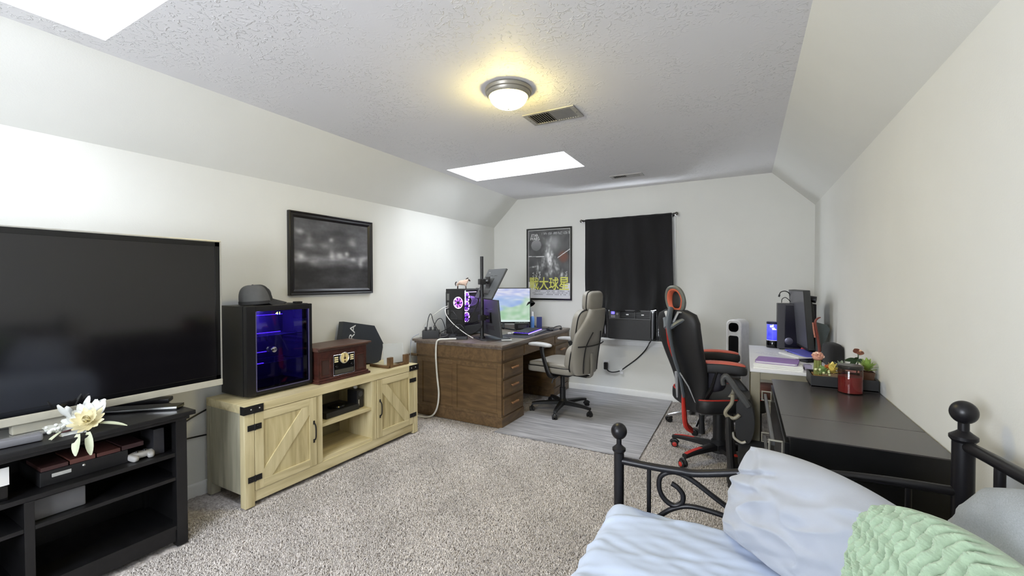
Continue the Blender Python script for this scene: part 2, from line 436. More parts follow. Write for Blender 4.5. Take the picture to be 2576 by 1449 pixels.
# baseboards with a rounded top
def board(name, p0, p1, nrm):
    d = (Vector(p1) - Vector(p0)); n = Vector(nrm)
    M = frame(Vector(p0), n, (0, 0, 1)); ln = d.length
    if M.to_3x3().col[2].dot(d) < 0: M = frame(Vector(p1), n, (0, 0, 1))
    B().prism([(0, 0), (.014, 0), (.014, .062), (.010, .074), (.006, .082), (0, .084)], ln, M).build(name, white_paint, kind=st, smooth=50)
board('baseboard_left', (0, YF, -.006), (0, 0, -.006), (1, 0, 0))
board('baseboard_right', (W, YF, -.006), (W, 0, -.006), (-1, 0, 0))
board('baseboard_back', (0, 0, -.006), (W, 0, -.006), (0, -1, 0))
# window in the back wall: casing, sashes, panes, sill and apron
x0, x1, z0, z1 = WN
b = B()
for q in ((x0 - .06, x0, 0 - .018, 0, z0, z1 + .05), (x1, x1 + .06, -.018, 0, z0, z1 + .05), (x0, x1, -.018, 0, z1, z1 + .05)):
    b.box(*q, bev=.004)
wi = b.build('window_3', white_paint, kind=st)
b = B()
for q in ((x0, x0 + .04, z0, z1), (x1 - .04, x1, z0, z1), (x0 + .04, x1 - .04, z1 - .04, z1), (x0 + .04, x1 - .04, z0, z0 + .04), (x0 + .04, x1 - .04, 1.30, 1.345)):
    b.box(q[0], q[1], .07, .11, q[2], q[3], bev=.003)
b.build('sash', white_plastic, wi)
B().box(x0 + .04, x1 - .04, .088, .094, 1.345, z1 - .04).build('pane', glass, wi, smooth=0)
B().box(x0 + .04, x1 - .04, .088, .094, z0 + .04, 1.30).build('pane', glass, wi, smooth=0)
B().box(x0 - .03, x1 + .03, -.055, .07, z0 - .022, z0, bev=.006).build('sill', white_paint, wi)
B().box(x0 - .02, x1 + .02, -.016, 0, z0 - .075, z0 - .022, bev=.004).build('apron', white_paint, wi)
portal('window_portal', ((x0 + x1) / 2, .12, (z0 + z1) / 2), x1 - x0, z1 - z0, (R_(-90), 0, 0))

x0, x1, z0, z1 = WF  # added window behind the camera, there for its light
b = B()
for q in ((x0 - .06, x0, z0, z1 + .05), (x1, x1 + .06, z0, z1 + .05), (x0, x1, z1, z1 + .05), (x0 - .06, x1 + .06, z0 - .05, z0)):
    b.box(q[0], q[1], YF, YF + .018, q[2], q[3], bev=.004)
wi = b.build('window_4', white_paint, kind=st)
b = B()
for q in ((x0, x0 + .04, z0, z1), (x1 - .04, x1, z0, z1), (x0 + .04, x1 - .04, z1 - .04, z1), (x0 + .04, x1 - .04, z0, z0 + .04), ((x0 + x1) / 2 - .025, (x0 + x1) / 2 + .025, z0 + .04, z1 - .04)):
    b.box(q[0], q[1], YF - .09, YF - .05, q[2], q[3], bev=.003)
b.build('sash', white_plastic, wi)
for a_, c_ in ((x0 + .04, (x0 + x1) / 2 - .025), ((x0 + x1) / 2 + .025, x1 - .04)):
    B().box(a_, c_, YF - .073, YF - .067, z0 + .04, z1 - .04).build('pane', glass, wi, smooth=0)
portal('window_portal', ((x0 + x1) / 2, YF - .10, (z0 + z1) / 2), x1 - x0, z1 - z0, (R_(90), 0, 0))

# ------------------------------------------------------------------ ceiling fittings
t = thing('ceiling_light', 'glowing frosted dome ceiling light with a brushed metal rim', 'light', (1.826, -2.872, H))
b = B(); b.lathe([(.06, 0), (.128, 0), (.132, -.008), (.128, -.022), (.122, -.026), (.118, -.04), (.111, -.046), (.104, -.046), (.104, -.02), (.06, -.02)], seg=48)
b.build('rim', mat('lamp_rim', (150, 146, 138), 0.4, .6), t, local=True)
b = B(); b.lathe([(.104 * math.cos(a), -.043 - .062 * math.sin(a)) for a in np.linspace(0, 1.5, 12)], seg=40, cap=False)
dome_m, nt, p = nmat('lamp_glass'); p.inputs['Base Color'].default_value = lin(255, 244, 205)
p.inputs['Transmission Weight'].default_value = 0.0; p.inputs['Emission Color'].default_value = (1.0, .81, .27, 1); p.inputs['Emission Strength'].default_value = LAMP; p.inputs['Roughness'].default_value = .3
b.build('shade', dome_m, t, local=True, smooth=80)
B().lathe([(.0005, -.114), (.006, -.112), (.008, -.107), (.006, -.103), (.0005, -.103)], seg=14).build('finial', brushed, t, local=True)

grille_m = mat('vent_paint', (160, 158, 154), 0.4, .2); dark_m = mat('vent_dark', (26, 25, 24), 0.8)
def vent(label, x0, x1, y0, y1, n, tone):
    t = thing('ceiling_vent', label, 'vent', ((x0 + x1) / 2, (y0 + y1) / 2, H))
    b = B(); fr = .022
    for q in ((x0, x1, y0, y0 + fr), (x0, x1, y1 - fr, y1), (x0, x0 + fr * 1.4, y0 + fr, y1 - fr), (x1 - fr * 1.4, x1, y0 + fr, y1 - fr)):
        b.box(*q, H - .008, H - .0005, bev=.002)
    b.build('vent_frame', tone, t)
    B().box(x0 + fr, x1 - fr, y0 + fr, y1 - fr, H - .0022, H - .0006).build('duct', dark_m, t, smooth=0)
    L_ = (x1 - x0 - 2.8 * fr)
    for i in range(n):
        xx = x0 + 1.4 * fr + L_ * (i + .5) / n
        s = B(); M = rotloc((xx, 0, H - .006), (0, R_(35 if i < n / 2 else -35), 0))
        s.box(-.0065, .0065, y0 + fr, y1 - fr, -.0006, .0006, M=M); s.build('slat', tone, t, smooth=0)
    for dx in (x0 + .014, x1 - .014):
        B().lathe([(.004, -.0095), (.003, -.0105), (.0004, -.011)], (dx, (y0 + y1) / 2, H), 8).build('screw', chrome, t)
vent('large grey metal ceiling vent beside the dome light', 1.722, 2.072, -2.506, -2.308, 18, grille_m)
vent('small white ceiling vent near the back wall', 1.765, 2.09, -.660, -.526, 16, mat('vent_white', (188, 186, 186), .45))

# ================================================================== LEFT WALL
# ------------------------------------------------------------------ farmhouse media console
oak = wood('light_oak', (172, 158, 118), (214, 202, 164), (22, 22, 2.2), .55, c3=(197, 184, 143))
oak_h = wood('light_oak_long', (174, 160, 120), (216, 204, 166), (22, 2.2, 22), .55, c3=(199, 186, 145))
oak_side = wood('weathered_oak', (140, 136, 116), (186, 182, 160), (20, 20, 2.0), .6)  # greyer oak copy: shade on the console sides put into the colour
X0, X1, Y0, Y1, ZT = .035, .45, -3.555, -2.068, .605
t = thing('media_console', 'light oak farmhouse media console with two barn doors and open middle bay', 'console', (.24, -2.81, 0))
b = B(); b.box(X0, X1 + .004, Y0, Y1, ZT - .05, ZT, bev=.003); b.build('top', oak_h, t)
for yy in (Y0, Y1 - .056):
    B().box(X1 - .05, X1, yy, yy + .056, 0, ZT - .05, bev=.002).build('post', oak, t)
    B().box(X0, X0 + .045, yy, yy + .056, 0, ZT - .05, bev=.002).build('post', oak_side, t)
for yy in (Y0 + .003, Y1 - .017):
    B().box(X0 + .04, X1 - .05, yy, yy + .014, .075, ZT - .05).build('side_panel', oak_side, t, smooth=0)
B().box(X0 + .03, X0 + .036, Y0 + .02, Y1 - .02, .09, ZT - .05).build('back_panel', wood('oak_back', (120, 112, 88), (150, 142, 112), (20, 3, 20), .6), t, smooth=0)
B().box(X0 + .03, X1 - .012, Y0 + .02, Y1 - .02, .088, .108).build('bottom_shelf', oak_h, t, smooth=0)
B().box(X1 - .03, X1 - .006, Y0 + .056, Y1 - .056, .022, .088, bev=.003).build('bottom_rail', oak_h, t)
for yy in (-3.078, -2.588):
    B().box(X0 + .03, X1 - .004, yy, yy + .046, .088, ZT - .05, bev=.002).build('divider', oak, t)
B().box(X0 + .03, X1 - .012, -3.032, -2.588, .325, .347, bev=.002).build('shelf', oak_h, t)
iron = mat('black_iron', (24, 23, 24), .5, .3)
def barn_door(ya, yb, hinge_left):
    za, zb = .09, .552; xf = X1 + .002
    d = B().box(xf - .018, xf - .008, ya, yb, za, zb).build('door', wood('oak_door_panel', (158, 143, 102), (206, 193, 150), (18, 26, 2.4), .55, c3=(187, 173, 130)), t, smooth=0)
    s = .052
    for q in ((ya, yb, za, za + s), (ya, yb, zb - s, zb)):
        B().box(xf - .01, xf, q[0] + s, q[1] - s, q[2], q[3], bev=.002).build('door_rail', oak_h, d)
    for q in ((ya, ya + s), (yb - s, yb)):
        B().box(xf - .01, xf, q[0], q[1], za, zb, bev=.002).build('door_stile', oak, d)
    # diagonal brace
    iy0, iy1, iz0, iz1 = ya + s, yb - s, za + s, zb - s
    p0, p1 = ((iy0, iz0), (iy1, iz1)) if hinge_left else ((iy0, iz1), (iy1, iz0))
    dv = Vector((p1[0] - p0[0], p1[1] - p0[1])).normalized(); w2 = .052
    # parallelogram clipped to the frame
    if hinge_left: poly = [(iy0, iz0), (iy0 + w2, iz0), (iy1, iz1 - w2 * 1.1), (iy1, iz1), (iy1 - w2, iz1), (iy0, iz0 + w2 * 1.1)]
    else: poly = [(iy0, iz1), (iy0, iz1 - w2 * 1.1), (iy1 - w2, iz0), (iy1, iz0), (iy1, iz0 + w2 * 1.1), (iy0 + w2, iz1)]
    B().prism(poly, .007, frame((xf - .0085, 0, 0), (0, 1, 0), (0, 0, 1))).build('brace', oak, d, smooth=0)
    hy = yb - .022 if hinge_left else ya + .026
    b = B(); b.tube([(xf, hy, .262), (xf + .012, hy, .268), (xf + .020, hy, .285), (xf + .022, hy, .32), (xf + .020, hy, .355), (xf + .012, hy, .372), (xf, hy, .378)], .0045, 8, smooth=4)
    for zz in (.258, .382): b.box(xf, xf + .003, hy - .006, hy + .006, zz - .012, zz + .012, bev=.001)
    b.build('handle', iron, d)
    hy = ya if hinge_left else yb
    for zz in (.165, .47):
        b = B(); b.box(xf, xf + .0035, hy - .044, hy + .038, zz - .017, zz + .017, bev=.001)
        b.cyl((xf + .003, hy - .002, zz - .018), (xf + .003, hy - .002, zz + .018), .005)
        for q in (-.032, -.014, .014, .028): b.ball((xf + .0035, hy + q, zz + (.006 if q in (-.032, .014) else -.006)), .003, seg=8)
        b.build('hinge', iron, d)
barn_door(-3.496, -3.082, True); barn_door(-2.538, -2.127, False)
for yy, s in ((Y0 - .006, 1), (Y1 + .006, -1)):
    b = B(); ya, yb = sorted((yy, yy + s * .115))
    b.box(X1 + .004, X1 + .0075, ya, yb, ZT - .052, ZT - .004, bev=.001)
    b.box(X1 - .03, X1 + .0075, yy - .001 * s - .0015, yy - .001 * s + .0015, ZT - .052, ZT - .004)
    b.build('corner_bracket', iron, t)
    for q in (.04, .09):
        B().ball((X1 + .008, yy + s * q, ZT - .026), .0045, seg=10).build('rivet', brushed, t)

# things in the bay
o = B().box(.16, .385, -2.955, -2.66, .347, .39, bev=.004).build('set_top_box', mat('box_dark', (30, 30, 30), .4), None)
tag(o, 'flat black set-top box on the console shelf', 'electronics')
b = B(); b.lathe([(.001, .39), (.062, .39), (.066, .396), (.06, .405), (.03, .409), (.001, .41)], (.30, -2.80, 0), 28)
tag(b.build('puck_router', black_gloss), 'round black puck lying on the set-top box', 'router')
t = thing('bookshelf_speaker', 'black upright speaker with silver badge at right of the bay', 'speaker', (.31, -2.625, .347))
B().box(.26, .37, -2.668, -2.602, .347, .488, bev=.006).build('cabinet', black_plastic, t)
B().box(.3695, .371, -2.655, -2.646, .37, .415, bev=.0005).build('badge', brushed, t)
b = B(); b.lathe([(.022, 0), (.018, .003), (.004, .005), (.001, .005)], (.3695, -2.632, .455), 20, Matrix.Rotation(R_(90), 4, 'Y')); b.build('driver', dark_grey_plastic, t)
o = B().pad(.03, .026, .024, Matrix.Translation((.31, -2.63, .501)), .7, .7).build('white_ball', white_plastic)
tag(o, 'small white knob resting on the black upright speaker', 'ornament')
o = B().tube([(.09, -2.80, .40), (.12, -2.9, .47), (.16, -2.985, .50), (.11, -3.0, .44), (.10, -2.93, .36)], .004, 8, smooth=6).build('coiled_cable', cable_black)
tag(o, 'black cable looping up behind the set-top box', 'cable')

# ------------------------------------------------------------------ beverage fridge
fr_m = mat('fridge_black', (13, 13, 16), .35, var=.03)
t = thing('beverage_fridge', 'black countertop beverage fridge with purple lit glass door', 'fridge', (.18, -3.24, ZT))
fy0, fy1, fz0, fz1 = -3.468, -3.018, ZT, 1.178
b = B()
b.box(.04, .285, fy0, fy0 + .035, fz0 + .012, fz1, bev=.004); b.box(.04, .285, fy1 - .035, fy1, fz0 + .012, fz1, bev=.004)
b.box(.04, .285, fy0 + .03, fy1 - .03, fz1 - .04, fz1, bev=.003); b.box(.04, .285, fy0 + .03, fy1 - .03, fz0 + .012, fz0 + .05, bev=.003)
b.build('cabinet', fr_m, t)
b = B(); b.box(.04, .06, fy0 + .03, fy1 - .03, fz0 + .04, fz1 - .03); b.box(.06, .28, fy1 - .045, fy1 - .034, fz0 + .05, fz1 - .04); b.box(.06, .28, fy0 + .034, fy0 + .045, fz0 + .05, fz1 - .04)
b.build('liner', mat('fridge_liner', (96, 92, 124), .4), t, smooth=0)
for yy in (fy0 + .05, fy1 - .05):
    for xx in (.07, .26): B().cyl((xx, yy, fz0), (xx, yy, fz0 + .014), .014).build('foot', black_plastic, t)
gy0, gy1, gz0, gz1 = -3.412, -3.040, .640, 1.142
b = B()
for q in ((fy0, gy0, fz0 + .015, fz1 - .002), (gy1, fy1, fz0 + .015, fz1 - .002), (gy0, gy1, fz0 + .015, gz0), (gy0, gy1, gz1, fz1 - .002)):
    b.box(.29, .326, *q, bev=.003)
d = b.build('door', fr_m, t)
b = B()
for q in ((gy0, gy0 + .006, gz0, gz1), (gy1 - .006, gy1, gz0, gz1), (gy0, gy1, gz0, gz0 + .006)): b.box(.320, .3265, *q)
b.build('door_trim', mat('door_trim_grey', (74, 70, 98), .4), d, smooth=0)
B().box(.312, .315, gy0, gy1, gz0, gz1).build('glass', pane('fridge_glass', (150, 148, 190), .03, fres=1.7), d, smooth=0)
b = B(); b.lathe([(.006, 0), (.006, .012), (.015, .016), (.019, .024), (.017, .031), (.001, .034)], (.315, -3.305, .894), 24, Matrix.Rotation(R_(90), 4, 'Y')); b.build('knob', chrome, d)
b = B(); b.text('41', frame((.3155, -3.262, 1.124), (0, 1, 0), (0, 0, 1)), .030, .017); b.build('display', emit('display_green', (214, 255, 120), 3), d, smooth=0)
led = emit('led_purple', (112, 66, 255), 7.0)
wire_m = mat('shelf_wire', (150, 146, 190), .3, .7)
for zz in (.975, .80):
    b = B()
    for i in range(13): b.cyl((.065, fy0 + .045 + i * .0295, zz), (.275, fy0 + .045 + i * .0295, zz), .0022, seg=6)
    b.cyl((.272, fy0 + .035, zz), (.272, fy1 - .035, zz), .003, seg=6); b.cyl((.07, fy0 + .035, zz), (.07, fy1 - .035, zz), .003, seg=6)
    b.build('wire_shelf', wire_m, t)
B().box(.268, .276, fy0 + .04, fy0 + .25, .997, 1.001).build('light_strip', led, t, smooth=0)
for zz, yy, ln in ((1.112, -3.40, .20), (.875, -3.40, .09), (.803, -3.41, .08)):
    B().box(.262, .27, yy, yy + ln, zz, zz + .0035).build('light_strip', led, t, smooth=0)
lg = bpy.data.lights.new('fridge_lamp', 'POINT'); lg.energy = 3.2; lg.color = (.36, .22, 1.0); lg.shadow_soft_size = .02
lo = bpy.data.objects.new('fridge_lamp', lg); C.objects.link(lo); lo.location = (.16, -3.30, 1.09)
# remote on top
o = B().box(.195, .235, -3.075, -2.985 - .04, 1.178, 1.19, bev=.003).build('remote_control', black_plastic)
tag(o, 'small flat black remote lying on the fridge top', 'remote')
# ------------------------------------------------------------------ cap
t = thing('baseball_cap', 'dark grey trucker cap with curved brim resting on the fridge', 'cap', (.19, -3.33, 1.178))
cap_m = mat('cap_cloth', (44, 44, 45), .9, bump=.4, bscale=700); mesh_m = mat('cap_mesh', (84, 84, 84), .9, bump=.5, bscale=900)
def crown(th0, th1, n=16):
    P = []
    for i in range(n + 1):
        th = th0 + (th1 - th0) * i / n; row = []
        for j in range(13):
            ph = math.pi / 2 * j / 12
            ry = .105 if math.sin(th) > -2 else .1
            fr = math.sin(th)                         # +1 front (towards +y)
            hh = .118 + .012 * max(fr, 0)
            rr = math.cos(ph) ** .62
            x = .078 * math.cos(th) * rr; y = .102 * math.sin(th) * rr - .024 * math.sin(ph)
            z = .016 + .006 * fr * math.cos(ph) + .112 * math.sin(ph) + .010 * max(fr, 0) * math.sin(2 * ph)
            row.append(Vector((.19 + x, -3.325 + y, 1.178 + z + .002)))
        P.append(row)
    return P
b = B(); b.grid(crown(R_(-212), R_(32))); b.build('crown_mesh', mesh_m, t, smooth=60)
b = B(); b.grid(crown(R_(32), R_(148), 10)); b.build('crown_front', cap_m, t, smooth=60)
P = []
for i in range(17):
    a = R_(15 + 150 * i / 16); row = []
    for j in range(7):
        q = j / 6; x = math.cos(a) * (.078 + .012 * q); y = math.sin(a) * .1 + q * .102 * math.sin(a) ** .6
        z = .014 + .026 * (1 - (x / .09) ** 2) * (1 - .25 * q) - .022 * q
        row.append((.19 + x, -3.327 + y, 1.178 + z))
    P.append(row)
b = B(); b.grid(P); o = b.build('brim', cap_m, t, smooth=60)
mo = o.modifiers.new('thick', 'SOLIDIFY'); mo.thickness = .004
B().ball((.19, -3.349, 1.308), .007, (1, 1, .5), 10).build('button', cap_m, t)
b = B(); b.tube([(.19 + .079 * math.cos(a), -3.325 + .103 * math.sin(a), 1.196 + .004 * math.sin(a)) for a in np.linspace(R_(-205), R_(25), 24)], .008, 6, squash=(.35, 1.5)); b.build('band', cap_m, t)
b = B(); M = frame((.222, -3.262, 1.262), (-.6, .8, 0), (-.25, -.30, .9)); b.lathe([(.024, 0), (.024, .003), (.001, .004)], seg=24, M=M); b.build('badge', mat('cap_badge', (92, 92, 94), .8), t)

# ------------------------------------------------------------------ radio / record player
mahog = wood('dark_mahogany', (44, 22, 18), (78, 42, 34), (6, 30, 30), .35); mahog_top = wood('mahogany_top', (66, 44, 36), (98, 70, 58), (30, 4, 30), .42)
t = thing('record_player_radio', 'vintage mahogany radio record player with round cream dial', 'radio', (.23, -2.78, ZT))
ry0, ry1 = -3.0, -2.565
B().box(.128, .362, ry0, ry1, ZT + .03, .835, bev=.003).build('cabinet', mahog, t)
b = B(); b.box(.12, .385, ry0 - .012, ry1 + .022, ZT, ZT + .018, bev=.005); b.box(.124, .374, ry0 - .01, ry1 + .012, ZT + .016, ZT + .034, bev=.007); b.build('plinth', mahog, t)
b = B(); b.box(.118, .395, ry0 - .014, ry1 + .026, .848, .862, bev=.005); b.box(.124, .374, ry0 - .012, ry1 + .012, .832, .85, bev=.006); b.build('lid', mahog_top, t)
for ya, yb in ((-2.985, -2.898), (-2.668, -2.582)):
    b = B()
    for q in ((ya, yb, .648, .660), (ya, yb, .766, .778), (ya, ya + .01, .66, .766), (yb - .01, yb, .66, .766)): b.box(.36, .369, *q, bev=.002)
    g = b.build('speaker_frame', mahog, t)
    B().box(.359, .364, ya + .01, yb - .01, .66, .766).build('speaker_cloth', mat('speaker_cloth', (58, 36, 30), .95, bump=.6, bscale=1200), g, smooth=0)
pnl = B().box(.360, .3665, -2.876, -2.688, .642, .79, bev=.002).build('control_panel', black_gloss, t)
b = B(); b.tube([(.3665, -2.876, .642), (.3665, -2.688, .642), (.3665, -2.688, .79), (.3665, -2.876, .79)], .0025, 6, closed=True); b.build('panel_trim', chrome, pnl)
Mx = Matrix.Rotation(R_(90), 4, 'Y')
b = B(); b.lathe([(.04, 0), (.042, .006), (.038, .009), (.036, .006), (.001, .006)], (.3665, -2.782, .762), 36, Mx); b.build('dial_ring', brushed, pnl)
b = B(); b.lathe([(.036, 0), (.001, .0005)], (.3735, -2.782, .762), 36, Mx); b.build('dial', mat('dial_cream', (226, 208, 150), .5), pnl)
b = B(); b.box(.374, .3752, -2.784, -2.780, .762, .792); b.lathe([(.01, 0), (.008, .004), (.001, .005)], (.374, -2.782, .76), 16, Mx); b.lathe([(.007, 0), (.006, .004), (.001, .005)], (.374, -2.782, .736), 16, Mx); b.build('dial_needle', mat('needle_brown', (70, 48, 30), .4), pnl)
for ya in (-2.868, -2.728):
    for q in range(3):
        B().box(.366, .3695, ya, ya + .032, .737 + q * .015, .747 + q * .015, bev=.0015).build('button', mat('button_ivory', (226, 214, 168), .35), pnl)
B().box(.366, .374, -2.866, -2.70, .650, .682, bev=.002).build('cassette_door', mat('smoked_plastic', (70, 68, 60), .15), pnl)
for ya in (-2.856, -2.716): 
    b = B(); b.lathe([(.011, 0), (.011, .010), (.009, .013), (.001, .014)], (.366, ya, .707), 18, Mx); b.build('knob', black_gloss, pnl)

# ------------------------------------------------------------------ leaning box
M = frame((.047, -2.345, .76), (0.0, .975, -.22), (-.07, .215, .97))
t = thing('product_box', 'big dark grey carton leaning on the wall behind the radio', 'box', (.1, -2.34, ZT))
b = B(); b.prism([(-.255, -.135), (.145, -.135), (.205, -.10), (.215, .05), (.085, .195), (-.255, .185)], .055, M); b.build('carton', mat('carton_dark', (50, 54, 60), .35, var=.12, scale=6), t)
b = B()
T = lambda x, y, a: M @ Matrix.Translation((x, y, .0555)) @ Matrix.Rotation(R_(a), 4, 'Z')
b.text('RA', T(-.155, .11, 90), .13, .055); b.text('W', T(-.03, -.075, 90), .06, .055); b.build('lettering', mat('print_white', (206, 208, 208), .5), t, smooth=0)
# ------------------------------------------------------------------ wooden easel with frosted pane
walnut = wood('walnut_stain', (70, 50, 30), (112, 84, 54), (6, 30, 30), .5)
t = thing('wooden_stand', 'low walnut cradle stand holding a frosted clear panel', 'stand', (.29, -2.24, ZT))
B().box(.18, .40, -2.365, -2.345, ZT, ZT + .022, bev=.002).build('rail', walnut, t)
for q in ((.372, .400, -2.285 - .072, -2.228 - .08), (.372, .40, -2.205 + .035, -2.205 + .085)):
    B().box(q[0], q[1], q[2], q[3] + .0, ZT, ZT + .088, bev=.002).build('post', walnut, t)
B().box(.375, .397, -2.31, -2.17, ZT, ZT + .02, bev=.002).build('crossbar', walnut, t)
B().box(.18, .375, -2.155, -2.135, ZT, ZT + .022, bev=.002).build('rail', walnut, t)
B().prism([(-.10, 0), (.095, 0), (.095, .165), (-.10, .175)], .004, frame((.33, -2.225, ZT + .02), (.25, .97, 0), (-.12, .03, .99))).build('panel', pane('frosted_acrylic', (226, 228, 228), .2, .45), t, smooth=0)

# ------------------------------------------------------------------ framed painting: plain dark abstract
t = thing('framed_painting', 'wide black framed dark grey painting on the left wall', 'painting', (0, -2.58, 1.545))
py0, py1, pz0, pz1 = -2.982, -2.178, 1.226, 1.862
frm = mat('frame_black', (17, 16, 17), .35)
fo, fi = .0, .05
prof = [(0.0, 0.0), (0.028, 0.0), (0.030, 0.006), (0.022, 0.016), (0.024, 0.03), (0.014, 0.046), (0.0, 0.046)]
def picture_frame(parent, M, wid, hei, prof, mtl):
    """moulding: profile (height, inward) swept round a rectangle in M's xy plane"""
    rings = []
    for sx, sy in ((-1, -1), (1, -1), (1, 1), (-1, 1)):
        rings.append([M @ Vector((sx * (wid / 2 - i), sy * (hei / 2 - i), h)) for h, i in prof])
    b = B(); b.grid(rings, cu=True, cv=True); return b.build('frame', mtl, parent, smooth=30)
Mp = frame((.001, (py0 + py1) / 2, (pz0 + pz1) / 2), (0, 1, 0), (0, 0, 1))
picture_frame(t, Mp, py1 - py0, pz1 - pz0, prof, frm)
rg = np.random.default_rng(11)
def canvas(u, v):
    base = 84 + 26 * vnoise(u * 1.2, v * 2.2, 3.0, 1) + 10 * vnoise(u, v * 2.5, 9, 2) + 6 * vnoise(u, v, 30, 3)
    light = np.zeros_like(u)
    for _ in range(15):
        cx, cy = rg.random() * .9 + .05, rg.random() * .55 + .35; sx, sy = .03 + .06 * rg.random(), .03 + .05 * rg.random()
        light += (.35 + .6 * rg.random()) * np.exp(-(((u - cx) / sx) ** 2 + ((v - cy) / sy) ** 2) * (1 + .6 * vnoise(u, v, 14, _)))
    band = np.exp(-((v - .42 - .10 * u + .05 * vnoise(u, v, 3, 5)) / .05) ** 2) * (.5 + .5 * vnoise(u, v * 3, 7, 6))
    g = base - 34 * np.clip((.37 + .05 * vnoise(u, v * 0, 5, 8) - v) * 14, 0, 1) + 105 * np.clip(light, 0, 1.1) + 75 * np.clip(band, 0, 1)
    g = np.clip(g, 34, 215)
    return np.stack([g, g * .995, g * 1.03 - 4 * light], -1)
Mq = Mp.copy(); Mq.translation = Mp.translation + Vector((.012, 0, 0))
paint_panel('canvas', Mq, py1 - py0 - .09, pz1 - pz0 - .09, 150, 120, canvas, painted('painted_canvas', .6), t)

# ------------------------------------------------------------------ television on its black stand
stand_m = wood('black_brown_wood', (9, 9, 10), (20, 19, 21), (4, 30, 30), .4)
SX0, SX1, SY0, SY1, SZ = .105, .50, -4.98, -3.868, .675
t = thing('tv_stand', 'black wooden television stand with open shelves in left foreground', 'tv stand', (.3, -4.42, 0))
b = B(); b.box(SX0 - .005, SX1 + .028, SY0 - .03, SY1 + .03, SZ - .022, SZ, bev=.004); b.box(SX0, SX1 + .01, SY0 - .01, SY1 + .01, SZ - .042, SZ - .022, bev=.004); b.build('top', stand_m, t)
for xx in (SX0, SX1 - .045):
    for yy in (SY0, SY1 - .048): B().box(xx, xx + .045, yy, yy + .048, 0, SZ - .042, bev=.002).build('leg', stand_m, t)
for yy in (SY0 + .012, SY1 - .03): B().box(SX0 + .045, SX1 - .045, yy, yy + .016, .06, SZ - .042).build('side_panel', stand_m, t, smooth=0)
B().box(SX0 + .01, SX0 + .016, SY0 + .04, SY1 - .04, .06, SZ - .042).build('back_panel', stand_m, t, smooth=0)
B().box(SX0 + .02, SX1 - .006, SY0 + .03, SY1 - .03, .453, .473, bev=.002).build('shelf', stand_m, t)
B().box(SX0 + .02, SX1 - .006, -4.40, SY1 - .03, .333, .35, bev=.002).build('shelf', stand_m, t)
B().box(SX0 + .02, SX1 - .006, SY0 + .03, -4.43, .333, .35, bev=.002).build('shelf', stand_m, t)
B().box(SX0 + .02, SX1 - .004, -4.43, -4.40, .085, .453, bev=.002).build('divider', stand_m, t)
B().box(SX0 + .02, SX1 - .004, SY0 + .03, SY1 - .03, .085, .105).build('bottom_shelf', stand_m, t, smooth=0)
B().box(SX1 - .03, SX1 - .008, SY0 + .048, SY1 - .048, .025, .10, bev=.003).build('bottom_rail', stand_m, t)

silver = mat('tv_silver', (196, 192, 176), .38, .35)
t = thing('television', 'huge flat black television with thin silver edge and chin', 'television', (.33, -4.335, SZ))
ty0, ty1, tz0, tz1 = -5.065, -3.608, .732, 1.565
B().box(.292, .318, ty0, ty1, tz0, tz1, bev=.005).build('housing', mat('tv_back', (40, 40, 42), .5), t)
b = B()
for q in ((ty0, ty1, tz1 - .009, tz1), (ty0, ty0 + .009, tz0 + .035, tz1 - .009), (ty1 - .009, ty1, tz0 + .035, tz1 - .009)): b.box(.312, .331, *q, bev=.002)
b.build('edge_trim', brushed, t)
B().box(.310, .333, ty0, ty1, tz0, tz0 + .036, bev=.003).build('chin', silver, t)
scr = mat('tv_glass', (9, 9, 10), .13, var=.0, spec=.55, coat=.2)
b = B()
for q in ((ty0 + .009, ty1 - .009, tz1 - .034, tz1 - .009), (ty0 + .009, ty0 + .034, tz0 + .036, tz1 - .009), (ty1 - .034, ty1 - .009, tz0 + .036, tz1 - .009), (ty0 + .009, ty1 - .009, tz0 + .036, tz0 + .06)): b.box(.316, .3305, *q, bev=.001)
b.build('bezel', black_gloss, t)
B().box(.316, .328, ty0 + .03, ty1 - .03, tz0 + .055, tz1 - .03).build('screen', mat('tv_panel', (13, 12, 15), .10, var=.0, spec=.75), t, smooth=0)
B().box(.27, .315, -4.42, -4.25, SZ + .012, tz0 + .02, bev=.006).build('neck', silver, t)
b = B(); b.box(.16, .36, -4.60, -4.15, SZ, SZ + .012, bev=.005); b.build('foot', mat('tv_foot', (150, 150, 148), .25, .5), t)

# things on the stand top
M = Matrix.Translation((.385, -4.02, SZ)) @ Matrix.Rotation(R_(43), 4, 'Z')
M = frame((.305, -4.02, SZ), (.73, .68, 0), (-.68, .73, 0))
t = thing('slim_player', 'slim black disc player with bright silver front edge on the tv stand', 'electronics', (.3, -4.0, SZ))
B().box(-.155, .195, -.002, .075, .001, .018, bev=.002, M=M).build('case', black_gloss, t)
B().box(-.155, .195, -.006, -.002, .010, .016, M=M).build('front_edge', mat('bright_silver', (226, 226, 226), .2, .9), t, smooth=0)
M = frame((.135, -4.0, SZ), (.62, .78, 0), (-.78, .62, 0))
o = B().box(-.10, .20, 0, .07, .0, .022, bev=.005, M=M).build('cable_box', mat('dark_slate', (36, 36, 42), .35))
tag(o, 'dark slate cable box lying under the silver tv chin', 'electronics')
M = frame((.415, -4.62, SZ + .001), (.1, .99, 0), (-.99, .1, 0))
o = B().box(-.22, .26, -.02, .03, 0, .03, bev=.008, M=M).build('sound_bar', mat('bar_grey', (108, 108, 112), .4))
tag(o, 'narrow grey bar speaker at the left end of the tv stand top', 'speaker')
